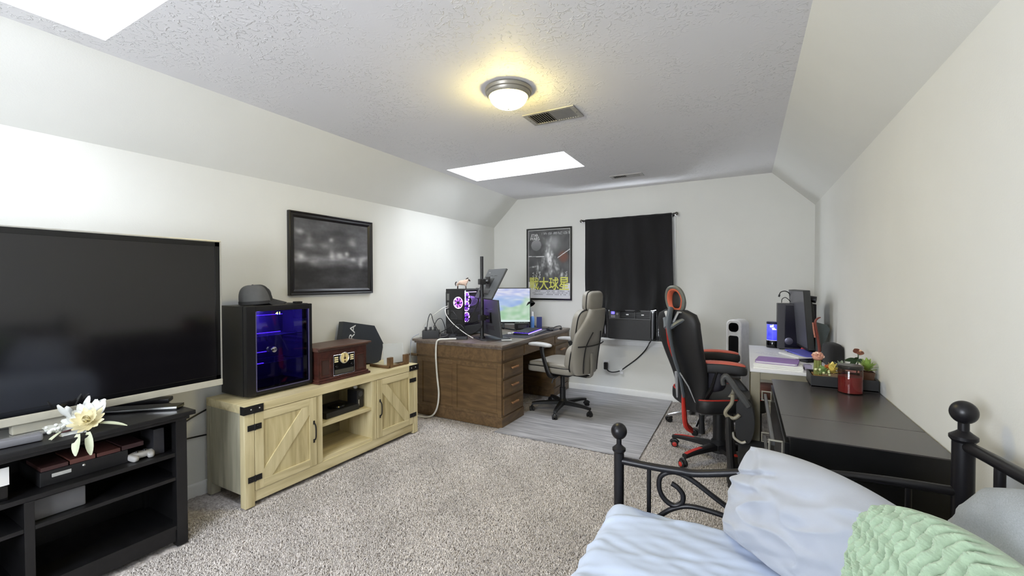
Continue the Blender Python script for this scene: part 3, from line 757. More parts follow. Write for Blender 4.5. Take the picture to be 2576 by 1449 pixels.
# artificial flower spray
t = thing('flower_spray', 'cream artificial flower spray lying on the black tv stand', 'flowers', (.44, -4.2, SZ))
petal_m = mat('petal_cream', (212, 203, 166), .6, var=.05); petal_w = mat('petal_white', (200, 202, 198), .6); leaf_m = mat('pale_leaf', (176, 180, 154), .55)
def petal(M, ln, wd, curl, mtl, name='petal'):
    P = []
    for i in range(7):
        q = i / 6; wv = wd * math.sin(math.pi * min(1, .12 + .80 * q)) ** .8 * (1.05 if q < .9 else .75)
        P.append([M @ Vector((ln * q, wv * (s - 2) / 4, curl * q * q * ln + .10 * wd * (abs(s - 2) / 2) ** 2 + .0)) for s in range(5)])
    b = B(); b.grid(P); return b.build(name, mtl, t, smooth=80)
fc = Vector((.46, -4.225, SZ + .035))
nrm = Vector((.55, -.45, .75)).normalized(); tx = nrm.orthogonal().normalized(); ty = nrm.cross(tx)
for ring, (n, ln, tilt, z) in enumerate(((12, .066, .05, 0), (10, .052, .42, .006), (7, .034, .95, .012))):
    for i in range(n):
        a = 2 * math.pi * i / n + ring * .3
        d = (tx * math.cos(a) + ty * math.sin(a)); xv = (d * math.cos(tilt) + nrm * math.sin(tilt))
        M = frame(fc + nrm * z, xv, d.cross(nrm) * -1); petal(M, ln * (.9 + .2 * random.random()), .026, .35, petal_m)
for (px, py, pz, ax, ay, az, ln, wd) in ((.42, -4.30, .03, .2, -.9, .1, .07, .03), (.40, -4.27, .06, -.1, -.6, .7, .07, .04), (.39, -4.22, .07, -.2, .1, .9, .07, .04), (.37, -4.25, .05, -.5, -.4, .7, .06, .04), (.42, -4.20, .075, .1, .5, .8, .06, .04)):
    petal(frame((px, py, SZ + pz), (ax, ay, az), (az, .3, -ax)), ln, wd, .2, petal_w)
for i in range(12):
    a = 1.4 + i * .29; d = (tx * math.cos(a) + ty * math.sin(a)); petal(frame(fc - nrm * .012 + d * .03, d + nrm * .15, d.cross(nrm) * -1), .075 * (.8 + .4 * random.random()), .036, .25, petal_w)
for (px, py, pz, ax, ay, az, ln, wd) in ((.474, -4.20, .026, .6, .75, .03, .10, .024), (.520, -4.275, .010, .45, -.4, -.80, .085, .03), (.522, -4.245, .010, .40, -.1, -.85, .095, .026), (.46, -4.31, .02, .3, -.9, -.3, .07, .028)):
    petal(frame((px, py, SZ + pz), (ax, ay, az), (-ay, ax, .2)), ln, wd, -.3, leaf_m, 'leaf')
for i in range(16):
    a, q = random.random() * 6.28, random.random()
    B().ball((.44 + .03 * math.cos(a) * q, -4.325 + .04 * math.sin(a) * q, SZ + .022 + .022 * random.random()), .008, seg=8).build('bud', petal_w, t)
B().tube([(.44, -4.33, SZ + .01), (.45, -4.26, SZ + .02), (.46, -4.225, SZ + .03)], .004, 6, smooth=4).build('stem', mat('stem_brown', (74, 40, 40), .7), t)

# things inside the stand
o = B().box(.24, .45, -4.395, -4.235, .35, .437, bev=.006).build('receiver_box', mat('receiver_grey', (92, 92, 94), .4)); tag(o, 'grey topped receiver box on the lower tv stand shelf', 'electronics')
cover = [(66, 40, 38), (96, 58, 50), (84, 48, 42), (58, 34, 36)]  # tones of the reddish reflection built as slabs below
for i, (ya, yb, hh) in enumerate(((-4.40, -4.27, .020), (-4.265, -4.13, .026), (-4.26, -4.14, .02))):
    pass
t = thing('disc_player', 'black disc player with silver buttons on the upper tv stand shelf', 'electronics', (.35, -4.2, .473))
B().box(.17, .43, -4.37, -4.08, .473, .535, bev=.004).build('case', black_plastic, t)
B().box(.43, .434, -4.335, -4.275, .505, .52, bev=.0015).build('button', mat('pale_grey', (178, 178, 176), .4), t)
B().ball((.431, -4.235, .520), .006, seg=10).build('knob', brushed, t)
for i in range(4):  # red slabs added to imitate a reddish reflection in glass
    ya = -4.365 + i * .088
    o = B().box(.24, .425, ya, ya + .083, .535, .552 + .004 * (i % 2), bev=.002).build('disc_case', mat('case_red_%d' % i, cover[i], .5))
    tag(o, ['maroon disc case at the left end of the row on the disc player', 'terracotta disc case second from left on the disc player', 'brick red disc case third from left on the disc player', 'dark red disc case at the right end of the row on the disc player'][i], 'disc case', 'disc cases on the disc player')
t = thing('game_controller', 'pale grey game controller beside the disc player', 'controller', (.42, -4.03, .473))
b = B(); b.pad(.05, .09, .03, Matrix.Translation((.42, -4.03, .492)), .6, .6); b.pad(.06, .03, .03, rotloc((.435, -4.065, .489), (0, .2, .3)), .7, .7); b.pad(.06, .03, .03, rotloc((.435, -3.995, .489), (0, .2, -.3)), .7, .7); b.build('body', mat('controller_grey', (168, 166, 164), .4), t)
for yy in (-4.045, -4.015): B().lathe([(.006, 0), (.004, .008), (.008, .01), (.001, .012)], (.425, yy, .505), 12).build('thumb_stick', black_plastic, t)
o = B().box(.30, .44, -3.985, -3.94, .473, .600, bev=.003).build('hard_drive', mat('drive_dark', (42, 42, 46), .4)); tag(o, 'upright dark external drive at right end of the upper shelf', 'electronics')
o = B().box(.24, .46, -4.60, -4.462, .473, .53, bev=.004).build('console_box', black_gloss); tag(o, 'low gloss black game console left of the disc player', 'electronics')
o = B().box(.452, .456, -4.56, -4.458, .532, .602, bev=.0005).build('white_card', paper); tag(o, 'white printed card standing on the low game console', 'card')
for k, pts in enumerate((((.02, -3.86, .40), (.022, -3.72, .455), (.02, -3.62, .50), (.02, -3.50, .54)), ((.02, -3.87, .385), (.02, -3.7, .378), (.02, -3.58, .37), (.02, -3.50, .362)))):
    o = B().tube(pts, .005, 6, smooth=5).build('wall_cable', cable_black)
    tag(o, ['black cord rising along the left wall beside the oak console', 'black cord running level along the left wall beside the oak console'][k], 'cord')

# ================================================================== BROWN DESK CORNER
brown = wood('walnut_desk', (78, 60, 38), (114, 90, 60), (5, 5, 26), .42, c3=(97, 75, 48))
brown_h = wood('walnut_desk_long', (76, 58, 37), (114, 90, 61), (26, 5, 26), .42)
topw = wood('desk_top_worn', (76, 64, 56), (124, 112, 102), (26, 4, 26), .38)
DZ = .755
t = thing('pedestal_desk', 'large brown wooden pedestal desk in the back left corner', 'desk', (.6, -.85, 0))
b = B(); b.box(.05, 1.098, -1.69, -.02, DZ - .022, DZ, bev=.004); b.box(.07, 1.088, -1.68, -.03, DZ - .040, DZ - .022, bev=.005); b.build('desktop', topw, t)
def pedestal(y0, y1):
    B().box(.10, 1.075, y0, y1, .0, .60).build('pedestal', brown, t, smooth=0)
    b = B(); b.box(.09, 1.083, y0 - .006, y1 + .006, 0, .10, bev=.006); b.build('plinth', brown_h, t)
    for zz0, zz1 in ((.115, .265), (.285, .43), (.45, .585)):
        d = B().box(1.072, 1.088, y0 + .022, y1 - .022, zz0, zz1, bev=.003).build('drawer', brown_h, t)
        yc, zc = (y0 + y1) / 2 + .0, (zz0 + zz1) / 2 + .01
        b = B(); 
        for q in (-.045, .045): b.cyl((1.088, yc + q, zc), (1.104, yc + q, zc), .006, seg=8)
        b.box(1.100, 1.112, yc - .062, yc + .062, zc - .009, zc + .009, bev=.004)
        b.build('handle', wood('handle_wood', (128, 88, 56), (164, 120, 82), (20, 6, 20), .4), d)
pedestal(-1.66, -1.24); pedestal(-.47, -.04)
b = B(); b.box(.09, 1.08, -1.672, -.032, .60, DZ - .038, bev=.003); b.build('frieze', brown_h, t)
B().box(1.078, 1.088, -1.64, -1.25, .615, .70, bev=.003).build('drawer', brown_h, t)
B().box(1.078, 1.088, -1.22, -.48, .615, .70, bev=.003).build('drawer', brown_h, t)
B().box(1.078, 1.088, -.46, -.06, .615, .70, bev=.003).build('drawer', brown_h, t)
b = B(); b.prism([(0, .578), (.012, .580), (.016, .592), (.010, .602), (0, .604)], .985, frame((.10, -1.66, 0), (0, -1, 0), (0, 0, 1))); b.build('moulding', brown_h, t)
# panelled end: stiles, rails and raised panels
for q in ((.10, .165, .10, .58), (.535, .585, .10, .58), (1.035, 1.075, .10, .58)): B().box(q[0], q[1], -1.668, -1.658, q[2], q[3], bev=.002).build('stile', brown, t)
for q in ((.165, .535), (.585, 1.035)):
    B().box(q[0], q[1], -1.668, -1.658, .54, .58, bev=.002).build('rail', brown_h, t); B().box(q[0], q[1], -1.668, -1.658, .10, .13, bev=.002).build('rail', brown_h, t)
    B().box(q[0] + .012, q[1] - .012, -1.664, -1.658, .142, .528, bev=.003).build('panel', brown, t)
B().box(.10, .12, -1.24, -.47, .1, .62).build('modesty_panel', brown, t, smooth=0)

# desk mat on the desktop
o = B().box(.72, 1.06, -1.16, -.20, DZ, DZ + .003, bev=.001).build('desk_mat', mat('desk_mat_dark', (46, 46, 54), .8)); tag(o, 'dark desk mat under the glowing keyboard', 'mat')

# computer tower with lit fans
t = thing('computer_tower', 'black computer tower with glowing purple fans on the brown desk', 'computer', (.33, -1.13, DZ))
px0, px1, py0, py1, pz0, pz1 = .215, .443, -1.35, -.90, DZ + .022, 1.25
b = B()
b.box(px0, px1, py0 + .004, py1, pz1 - .014, pz1, bev=.003); b.box(px0, px1, py0 + .004, py1, pz0, pz0 + .09, bev=.003)
b.box(px0, px0 + .006, py0 + .004, py1, pz0, pz1); b.box(px0, px1, py1 - .012, py1, pz0, pz1, bev=.003)
for yy in (py0 + .01, py1 - .012): b.box(px1 - .01, px1, yy, yy + .012, pz0, pz1)
b.build('case', black_plastic, t)
# rear wall with the fan cut-out left as a round opening
fcx, fcz, fr = .372, 1.107, .062
b = B(); n = 32
outer = []
for i in range(n):
    a = 2 * math.pi * i / n; ca, sa = math.cos(a), math.sin(a)
    tx_ = ((px1 - fcx) if ca > 0 else (fcx - px0)) / max(abs(ca), 1e-6); tz_ = ((pz1 - fcz) if sa > 0 else (fcz - pz0)) / max(abs(sa), 1e-6)
    k = min(tx_, tz_); outer.append((fcx + ca * k, py0, fcz + sa * k))
b.grid([outer, [(fcx + fr * math.cos(2 * math.pi * i / n), py0, fcz + fr * math.sin(2 * math.pi * i / n)) for i in range(n)], [(fcx + fr * math.cos(2 * math.pi * i / n), py0 + .02, fcz + fr * math.sin(2 * math.pi * i / n)) for i in range(n)]], cv=True)
rw = b.build('rear_panel', mat('case_rear', (26, 26, 28), .5), t, smooth=30)
for q in ((.232, .262, 1.13, 1.20), (.236, .258, 1.05, 1.11), (.236, .258, .98, 1.03)):
    B().box(q[0], q[1], py0 - .004, py0 + .002, q[2], q[3], bev=.001).build('port_block', mat('port_grey', (120, 120, 118), .4, .5), rw)
for i in range(6): B().box(.28, .425, py0 - .002, py0 + .002, .935 + i * .016, .945 + i * .016, bev=.0006).build('slot_cover', dark_grey_plastic, rw)
B().box(.23, .40, py0 - .002, py0 + .002, .80, .88, bev=.001).build('power_supply', mat('psu_grey', (38, 38, 40), .5), rw)
glow_p = emit('fan_glow_purple', (168, 88, 250), 2.2); glow_w = emit('fan_glow_white', (240, 222, 255), 4.5); blade_m = mat('fan_blade', (52, 30, 84), .4)
def fan(c, ax, r, name='fan'):
    M = frame(c, Vector(ax).orthogonal(), Vector(ax).cross(Vector(ax).orthogonal()))
    b = B(); b.lathe([(r * .93, .0), (r, .0), (r, -.012), (r * .93, -.012)], seg=32, M=M.to_3x3().to_4x4(), c=c, cap=False); f = b.build('fan', glow_w, t)
    R3 = M.to_3x3().to_4x4()
    b = B(); b.lathe([(r * .28, .001), (r * .90, .001), (r * .90, -.012), (r * .28, -.012)], seg=28, M=R3, c=Vector(c) - Vector(ax).normalized() * .008, cap=False); b.build('fan_ring', glow_p, f)
    b = B()
    for i in range(7):
        a = 2 * math.pi * i / 7
        b.grid([[M @ Vector((rr * math.cos(a + da * 1.0 + .5 * rr / r), rr * math.sin(a + da + .5 * rr / r), .0035 + .004 * da)) for da in (0, .18, .36)] for rr in (r * .27, r * .55, r * .9)])
    b.build('fan_blades', blade_m, f, smooth=60)
    b = B(); b.lathe([(r * .28, 0), (r * .28, .007), (r * .22, .009), (.0005, .009)], seg=20, M=R3, c=c); b.build('fan_hub', black_plastic, f)
fan((fcx, py0 + .006, fcz), (0, -1, 0), .06)
for zz in (1.165, 1.07, .955): fan((px1 - .013, -1.272, zz), (1, 0, 0), .052)
B().box(px1 - .012, px1 - .006, -1.30, -1.10, 1.214, 1.219).build('light_strip', glow_w, t, smooth=0)
B().box(px0 + .01, px0 + .016, py0 + .03, py1 - .03, pz0 + .09, pz1 - .02).build('motherboard', mat('board_grey', (86, 82, 98), .5), t, smooth=0)
B().box(px0 + .03, px1 - .03, -1.30, -1.0, .998, 1.03, bev=.003).build('graphics_card', mat('gpu_dark', (30, 28, 34), .4), t)
b = B()
for i in range(4): b.tube([(px0 + .03, -1.15 + i * .03, 1.18), (px1 - .06, -1.12 + i * .03, 1.15), (px1 - .04, -1.16 + i * .03, 1.08), (px0 + .05, -1.18 + i * .02, 1.04)], .004, 6, smooth=4)
b.build('inner_cable', mat('inner_cable', (168, 162, 184), .4), t)
B().box(px1 - .004, px1, py0 + .02, py1 - .012, pz0 + .09, pz1 - .014).build('glass_panel', pane('case_glass', (206, 200, 222), .03), t, smooth=0)
for xx in (px0 + .02, px1 - .045):
    for yy in (py0 + .03, py1 - .06): B().box(xx, xx + .03, yy, yy + .03, DZ, pz0, bev=.003).build('foot', black_plastic, t)
lg = bpy.data.lights.new('case_lamp', 'POINT'); lg.energy = 1.2; lg.color = (.72, .45, 1.0); lg.shadow_soft_size = .02
lo = bpy.data.objects.new('case_lamp', lg); C.objects.link(lo); lo.location = (.33, -1.12, 1.12)

# toy horse on the tower
t = thing('toy_horse', 'small cream toy horse with dark legs standing on the computer tower', 'figurine', (.30, -1.17, 1.25))
def skin(name, verts, edges, rad, mtl, parent, lev=2, M=None):
    me = bpy.data.meshes.new(name); Mi = MW[parent.name].inverted() if parent else Matrix()
    me.from_pydata([Mi @ ((M @ Vector(v)) if M is not None else Vector(v)) for v in verts], edges, []); me.materials.append(mtl)
    o = bpy.data.objects.new(name, me); C.objects.link(o); o.parent = parent; MW[o.name] = MW[parent.name] if parent else Matrix()
    sm = o.modifiers.new('skin', 'SKIN'); sm.use_smooth_shade = True
    sv = me.skin_vertices[0].data
    for i, r in enumerate(rad): sv[i].radius = (r, r) if not isinstance(r, tuple) else r
    sv[0].use_root = True
    ss = o.modifiers.new('sub', 'SUBSURF'); ss.levels = lev; ss.render_levels = lev
    return o
Mh = Matrix.Translation((.31, -1.19, 1.2495)) @ Matrix.Rotation(R_(26), 4, 'Z') @ Matrix.Diagonal((.9, 1, .95, 1))
cream = mat('horse_cream', (206, 178, 160), .6, var=.18, scale=40); hdark = mat('horse_dark', (58, 46, 42), .7)
V = [(0, 0, .066), (-.045, 0, .070), (.040, 0, .068), (.062, 0, .092), (.076, 0, .106),
     (-.05, .014, .048), (-.054, .016, .028), (-.05, -.014, .048), (-.046, -.016, .028), (.044, .014, .046), (.046, .015, .028), (.042, -.014, .046), (.05, -.015, .028)]
Ed = [(0, 1), (0, 2), (2, 3), (3, 4), (1, 5), (5, 6), (1, 7), (7, 8), (2, 9), (9, 10), (2, 11), (11, 12)]
skin('body', V, Ed, [.025, .024, .023, .017, .014, .012, .007, .012, .007, .011, .007, .011, .007], cream, t, M=Mh)
skin('head', [(.074, 0, .106), (.092, 0, .094), (.102, 0, .084)], [(0, 1), (1, 2)], [.012, .009, .007], hdark, t, M=Mh)
for (x, y, dx) in ((-.054, .016, -.002), (-.046, -.016, 0), (.046, .015, 0), (.05, -.015, .002)):
    b = B(); b.tube([Mh @ Vector((x, y, .03)), Mh @ Vector((x + dx, y, .014)), Mh @ Vector((x + dx, y, .005)), Mh @ Vector((x + dx, y, .0))], [.0055, .005, .007, .007], 8); b.build('leg', hdark, t)
b = B(); b.tube([Mh @ Vector(p) for p in ((-.06, 0, .078), (-.074, 0, .07), (-.078, 0, .05), (-.072, 0, .03))], [.004, .007, .006, .002], 8, smooth=3); b.build('tail', hdark, t)
b = B(); b.tube([Mh @ Vector(p) for p in ((.036, 0, .09), (.05, 0, .104), (.064, 0, .118), (.078, 0, .122))], [.004, .007, .006, .003], 8, smooth=3); b.build('mane', hdark, t)
for yy in (-.006, .006): B().tube([Mh @ Vector((.076, yy, .114)), Mh @ Vector((.074, yy * 1.2, .128))], .004, 6, r1=.001).build('ear', hdark, t)

# monitor pole with base
nA = R_(54.5); fN = Vector((math.cos(nA), math.sin(nA), 0)); lat = Vector((math.sin(nA), -math.cos(nA), 0))
PP = Vector((.70, -1.40, 0))
t = thing('monitor_stand', 'tall black pole monitor stand on the brown desk', 'stand', (PP.x, PP.y, DZ))
Mb = frame((PP.x, PP.y, DZ), lat, fN)
def rrect(hx, y0, y1, r, n=6):
    pts = []
    for cx, cy, a0 in ((hx - r, y0 + r, -90), (hx - r, y1 - r, 0), (-hx + r, y1 - r, 90), (-hx + r, y0 + r, 180)):
        for i in range(n + 1):
            a = R_(a0 + 90 * i / n); pts.append((cx + r * math.cos(a), cy + r * math.sin(a)))
    return pts
B().prism(rrect(.15, -.05, .26, .05), .009, Mb).build('base', dark_grey_plastic, t)
b = B(); b.cyl((PP.x, PP.y, DZ + .009), (PP.x, PP.y, 1.20), .0195, seg=20); b.cyl((PP.x, PP.y, 1.20), (PP.x, PP.y, 1.575), .0165, seg=20); b.lathe([(.034, .009), (.034, .02), (.022, .034), (.0195, .034)], (PP.x, PP.y, DZ), 20); b.build('pole', black_metal, t)
for zz in (1.325, .97):
    b = B(); b.box(-.032, .032, -.03, .03, zz - .028, zz + .028, bev=.006, M=Matrix.Translation(PP) @ Matrix.Rotation(nA, 4, 'Z')); b.build('clamp', black_plastic, t)
    b = B(); p = PP + fN * .045; b.tube([(PP.x, PP.y, zz), (p.x, p.y, zz), (p.x + fN.x * .015, p.y + fN.y * .015, zz)], [.016, .016, .022], 12)
    b.box(-.004, .004, -.05, .05, zz - .05, zz + .05, bev=.002, M=Matrix.Translation(p + fN * .02) @ Matrix.Rotation(nA, 4, 'Z')); b.build('arm', black_plastic, t)
mon_back = mat('monitor_back', (74, 76, 78), .42, var=.03)
def monitor(name, label, M, wid, hei, screen, backm=None, group=None, thick=.018):
    """M: centre of the screen face, x to the right seen from the front, y up, z out of the screen"""
    t = thing(name, label, 'monitor', M.translation, 0, group)
    B().box(-wid / 2, wid / 2, -hei / 2, hei / 2, -thick, -.001, bev=.004, M=M).build('housing', backm or mon_back, t)
    b = B(); f = .008
    for q in ((-wid / 2, wid / 2, hei / 2 - f, hei / 2), (-wid / 2, wid / 2, -hei / 2, -hei / 2 + .016), (-wid / 2, -wid / 2 + f, -hei / 2, hei / 2), (wid / 2 - f, wid / 2, -hei / 2, hei / 2)): b.box(*q, -.004, .001, bev=.001, M=M)
    b.build('bezel', black_plastic, t)
    if screen is None: screen = black_gloss
    B().box(-wid / 2 + f, wid / 2 - f, -hei / 2 + .016, hei / 2 - f, -.003, -.0005, M=M).build('screen', screen, t, smooth=0)
    return t
def rear_detail(t, M, thick):
    B().box(-.055, .055, -.055, .055, -thick - .004, -thick + .001, bev=.002, M=M).build('mount_plate', black_plastic, t)
    for i in range(2): B().box(-.09 + i * .10, -.02 + i * .10, .085, .089, -thick - .0012, -thick + .001, M=M).build('vent_slot', black_gloss, t)
    B().box(-.10, .10, -.12, -.075, -thick - .006, -thick + .001, bev=.003, M=M).build('port_bay', dark_grey_plastic, t)
    B().box(.12, .15, .12, .126, -thick - .001, -thick + .001, M=M).build('badge', brushed, t)
c = PP + fN * .10; tilt = R_(29)
yv = Vector((0, 0, 1)) * math.cos(tilt) + fN * math.sin(tilt)
M1 = frame((c.x + fN.x * .0, c.y + fN.y * .0, 1.30), -lat, yv)
t1 = monitor('upper_monitor', 'dark grey monitor tilted forward at the top of the pole stand', M1, .44, .335, None); rear_detail(t1, M1, .018)
tilt = R_(-6); yv = Vector((0, 0, 1)) * math.cos(tilt) + fN * math.sin(tilt)
M2 = frame((c.x, c.y, .968), -lat, yv)
t2 = monitor('lower_monitor', 'dark grey monitor hanging low on the pole stand seen from behind', M2, .46, .365, None); rear_detail(t2, M2, .018)

# bright monitor on its own foot
Mm = frame((.42, -.49, 1.035), (.877, .479, 0), (.02, -.04, 1))
t = thing('lit_monitor', 'glowing monitor showing a pale blue and green map picture', 'monitor', (.40, -.5, DZ))
SW, SH = .66, .43
B().box(-SW / 2, SW / 2, -SH / 2, SH / 2, -.02, -.001, bev=.004, M=Mm).build('housing', black_plastic, t)
b = B()
for q in ((-SW / 2, SW / 2, SH / 2 - .006, SH / 2), (-SW / 2, SW / 2, -SH / 2, -SH / 2 + .016), (-SW / 2, -SW / 2 + .006, -SH / 2, SH / 2), (SW / 2 - .006, SW / 2, -SH / 2, SH / 2)): b.box(*q, -.004, .002, bev=.0008, M=Mm)
b.build('bezel', black_plastic, t)
def picture(u, v):
    n = vnoise(u * 1.4, v * 2.2, 3.2, 3); n2 = vnoise(u, v, 9, 4); n3 = vnoise(u * 2, v * 5, 4, 5)
    sea = np.stack([176 + 30 * n + 14 * n2, 200 + 24 * n + 12 * n2, 240 + 10 * n], -1)
    land = np.stack([186 + 40 * n2, 218 + 20 * n2, 190 + 40 * n2], -1)
    k = np.clip((u * .9 - v * 1.25 + .12 + .35 * n) * 5, 0, 1)[..., None]
    hz = np.clip((v - .66 + .10 * n3) * 6, 0, 1)[..., None]
    sky = np.stack([206 + 36 * n3, 212 + 30 * n3, 244 + 6 * n3], -1)
    img = sea * (1 - k) + land * k; img = img * (1 - hz) + sky * hz
    img[(v < .055)] = (226, 244, 240)
    return np.clip(img, 0, 255)
Mq = Mm.copy(); Mq.translation = Mm @ Vector((0, .005, .0005))
paint_panel('screen', Mq, SW - .014, SH - .026, 90, 60, picture, painted('lit_screen', .3, .74), t)
b = B(); b.tube([Mm @ Vector((0, -.12, -.03)), Mm @ Vector((0, -.20, -.035)), (.445, -.53, DZ + .01)], .014, 10); b.build('neck', black_plastic, t)
b = B(); b.tube([(.30, -.72, DZ + .006), (.43, -.51, DZ + .012), (.66, -.60, DZ + .006)], .008, 8); b.build('foot', black_plastic, t)

# desk lamp, speaker, bottle, box
t = thing('desk_lamp', 'black desk lamp with bell shaped head behind the lit monitor', 'lamp', (.64, -.14, DZ))
B().lathe([(.001, 0), (.07, 0), (.07, .012), (.02, .022), (.001, .022)], (.60, -.12, DZ), 24).build('base', black_metal, t)
B().tube([(.60, -.12, DZ + .02), (.585, -.13, .95), (.585, -.18, 1.09), (.622, -.27, 1.135)], .007, 8, smooth=5).build('stem', black_metal, t)
ax = Vector((.55, -.15, -.80)).normalized(); Ml = frame((.640, -.285, 1.120), ax.orthogonal(), ax.cross(ax.orthogonal()))
b = B(); b.lathe([(.001, -.02), (.022, -.016), (.03, .0), (.036, .03), (.052, .065), (.062, .10), (.058, .10), (.048, .066), (.03, .03), (.001, .02)], (0, 0, 0), 28, Ml); b.build('lamp_head', black_gloss, t)
t = thing('desk_speaker', 'squat black speaker below the lit monitor', 'speaker', (.67, -.49, DZ))
Ms = Matrix.Translation((.665, -.475, DZ)) @ Matrix.Rotation(R_(35), 4, 'Z')
B().box(-.085, .085, -.045, .045, 0, .085, bev=.016, M=Ms).build('cabinet', black_plastic, t); B().box(-.05, .05, -.047, -.044, .02, .06, bev=.001, M=Ms).build('grille', dark_grey_plastic, t)
b = B()
for q in (-.03, 0, .03): b.cyl(Ms @ Vector((q, -.01, .084)), Ms @ Vector((q, -.01, .089)), .007, seg=12)
b.build('button_row', brushed, t)
t = thing('spray_bottle', 'slim translucent blue bottle with white cap', 'bottle', (.705, -.27, DZ))
B().lathe([(.001, 0), (.024, 0), (.026, .006), (.026, .12), (.022, .138), (.012, .148), (.001, .148)], (.705, -.27, DZ), 24).build('bottle_body', mat('bottle_blue', (92, 134, 196), .25, var=.1), t)
B().lathe([(.013, .146), (.013, .195), (.010, .203), (.001, .203)], (.705, -.27, DZ), 18).build('cap', white_plastic, t)
o = B().box(-.032, .032, -.02, .02, 0, .135, bev=.002, M=Matrix.Translation((.765, -.20, DZ)) @ Matrix.Rotation(R_(28), 4, 'Z')).build('small_carton', mat('carton_navy', (42, 52, 108), .5)); tag(o, 'small navy blue carton behind the blue bottle', 'box')

# keyboard
t = thing('gaming_keyboard', 'black gaming keyboard with purple backlight on the desk mat', 'keyboard', (.89, -.72, DZ))
Mk = Matrix.Translation((.875, -.73, DZ + .003)) @ Matrix.Rotation(R_(98), 4, 'Z')
B().prism([(-.24, -.085), (.24, -.085), (.24, .085), (-.24, .085)], .022, Mk).build('case', black_plastic, t, smooth=0)
B().box(-.236, .236, -.081, .081, .022, .0228, M=Mk).build('glow_plate', emit('key_glow', (96, 60, 255), 2.4), t, smooth=0)
key_m = mat('key_black', (26, 25, 34), .5); first = None
for r in range(5):
    x = -.232
    for c_ in range(15):
        w_ = .028 if not (r == 0 and 4 <= c_ <= 8) else .028
        Mt = Mk @ Matrix.Translation((x + .0145, -.066 + r * .033, .0228))
        if first is None:
            b = B(); b.box(-.0135, .0135, -.0145, .0145, 0, .009, bev=.002, seg=1); first = b.build('key', key_m, t, local=True)
            first.matrix_local = MW[t.name].inverted() @ Mt
        else:
            k = first.copy(); C.objects.link(k); k.matrix_local = MW[t.name].inverted() @ Mt
        x += .031
Mw = Mk @ Matrix.Translation((0, -.122, 0))
B().prism([(-.24, -.03), (.24, -.03), (.24, .034), (-.24, .034)], .014, Mw).build('wrist_rest', mat('wrist_grey', (76, 76, 82), .6), t, smooth=0)
b = B(); 
for q in ((-.24, .24, -.0865, -.084), (.238, .2425, -.085, .085)): b.box(*q, .012, .018, M=Mk)
b.build('edge_glow', emit('edge_glow', (150, 120, 255), 5.0), t, smooth=0)
t = thing('computer_mouse', 'black computer mouse beyond the keyboard', 'mouse', (1.0, -.42, DZ + .003))
b = B(); b.pad(.11, .062, .05, Matrix.Translation((1.0, -.42, DZ + .012)) @ Matrix.Rotation(R_(150), 4, 'Z'), .8, .75, fn=lambda p: Vector((p.x, p.y, max(p.z, -.009)))); b.build('shell', black_plastic, t)
B().cyl((.985, -.415, DZ + .034), (.985, -.409, DZ + .036), .008, seg=12).build('wheel', dark_grey_plastic, t)
t = thing('headset', 'thin black headset band lying by the far edge of the brown desk', 'headset', (1.04, -.26, DZ))
B().tube([(.98, -.30, DZ + .012), (1.0, -.22, DZ + .03), (1.05, -.20, DZ + .034), (1.08, -.27, DZ + .012)], .006, 8, smooth=5).build('band', black_plastic, t)
for p in ((.98, -.305), (1.08, -.275)): B().pad(.03, .04, .024, Matrix.Translation((p[0], p[1], DZ + .012)), .7, .7).build('ear_cup', black_cloth, t)
for i, (x, y) in enumerate(((.765, -.955), (.785, -.90))):
    o = B().pad(.045, .02, .018, Matrix.Translation((x, y, DZ + .012)) @ Matrix.Rotation(R_(30), 4, 'Z'), .5, .6).build('earbud_case', white_plastic)
    tag(o, ['nearer of two little white capsules at the keyboard end', 'farther of two little white capsules at the keyboard end'][i], 'earbud case')
o = B().box(-.05, .05, -.02, .02, 0, .002, M=Matrix.Translation((.98, -1.40, DZ + .0095)) @ Matrix.Rotation(R_(40), 4, 'Z')).build('paper_slip', paper); tag(o, 'small white paper slip on the monitor stand base', 'paper')
# power boxes and cables behind the pole
t = thing('power_hub', 'black power strip block at the near left desk corner', 'power strip', (.2, -1.58, DZ))
Mh2 = Matrix.Translation((.20, -1.575, DZ)) @ Matrix.Rotation(R_(35), 4, 'Z')
B().box(-.085, .085, -.055, .055, 0, .082, bev=.006, M=Mh2).build('body', black_plastic, t)
for q in (-.05, -.005, .04): B().box(q - .012, q + .012, -.02, .015, .082, .115, bev=.004, M=Mh2).build('plug', black_plastic, t)
o = B().box(-.09, .09, -.03, .03, 0, .03, bev=.004, M=Matrix.Translation((.50, -1.52, DZ)) @ Matrix.Rotation(R_(30), 4, 'Z')).build('usb_hub', black_plastic); tag(o, 'low black usb hub box among the desk cables', 'electronics')
o = B().box(-.10, .06, -.035, .035, 0, .038, bev=.006, M=Matrix.Translation((.37, -1.47, DZ)) @ Matrix.Rotation(R_(20), 4, 'Z')).build('power_brick', mat('brick_dark', (32, 32, 40), .5)); tag(o, 'dark power brick behind the low usb hub', 'power brick')
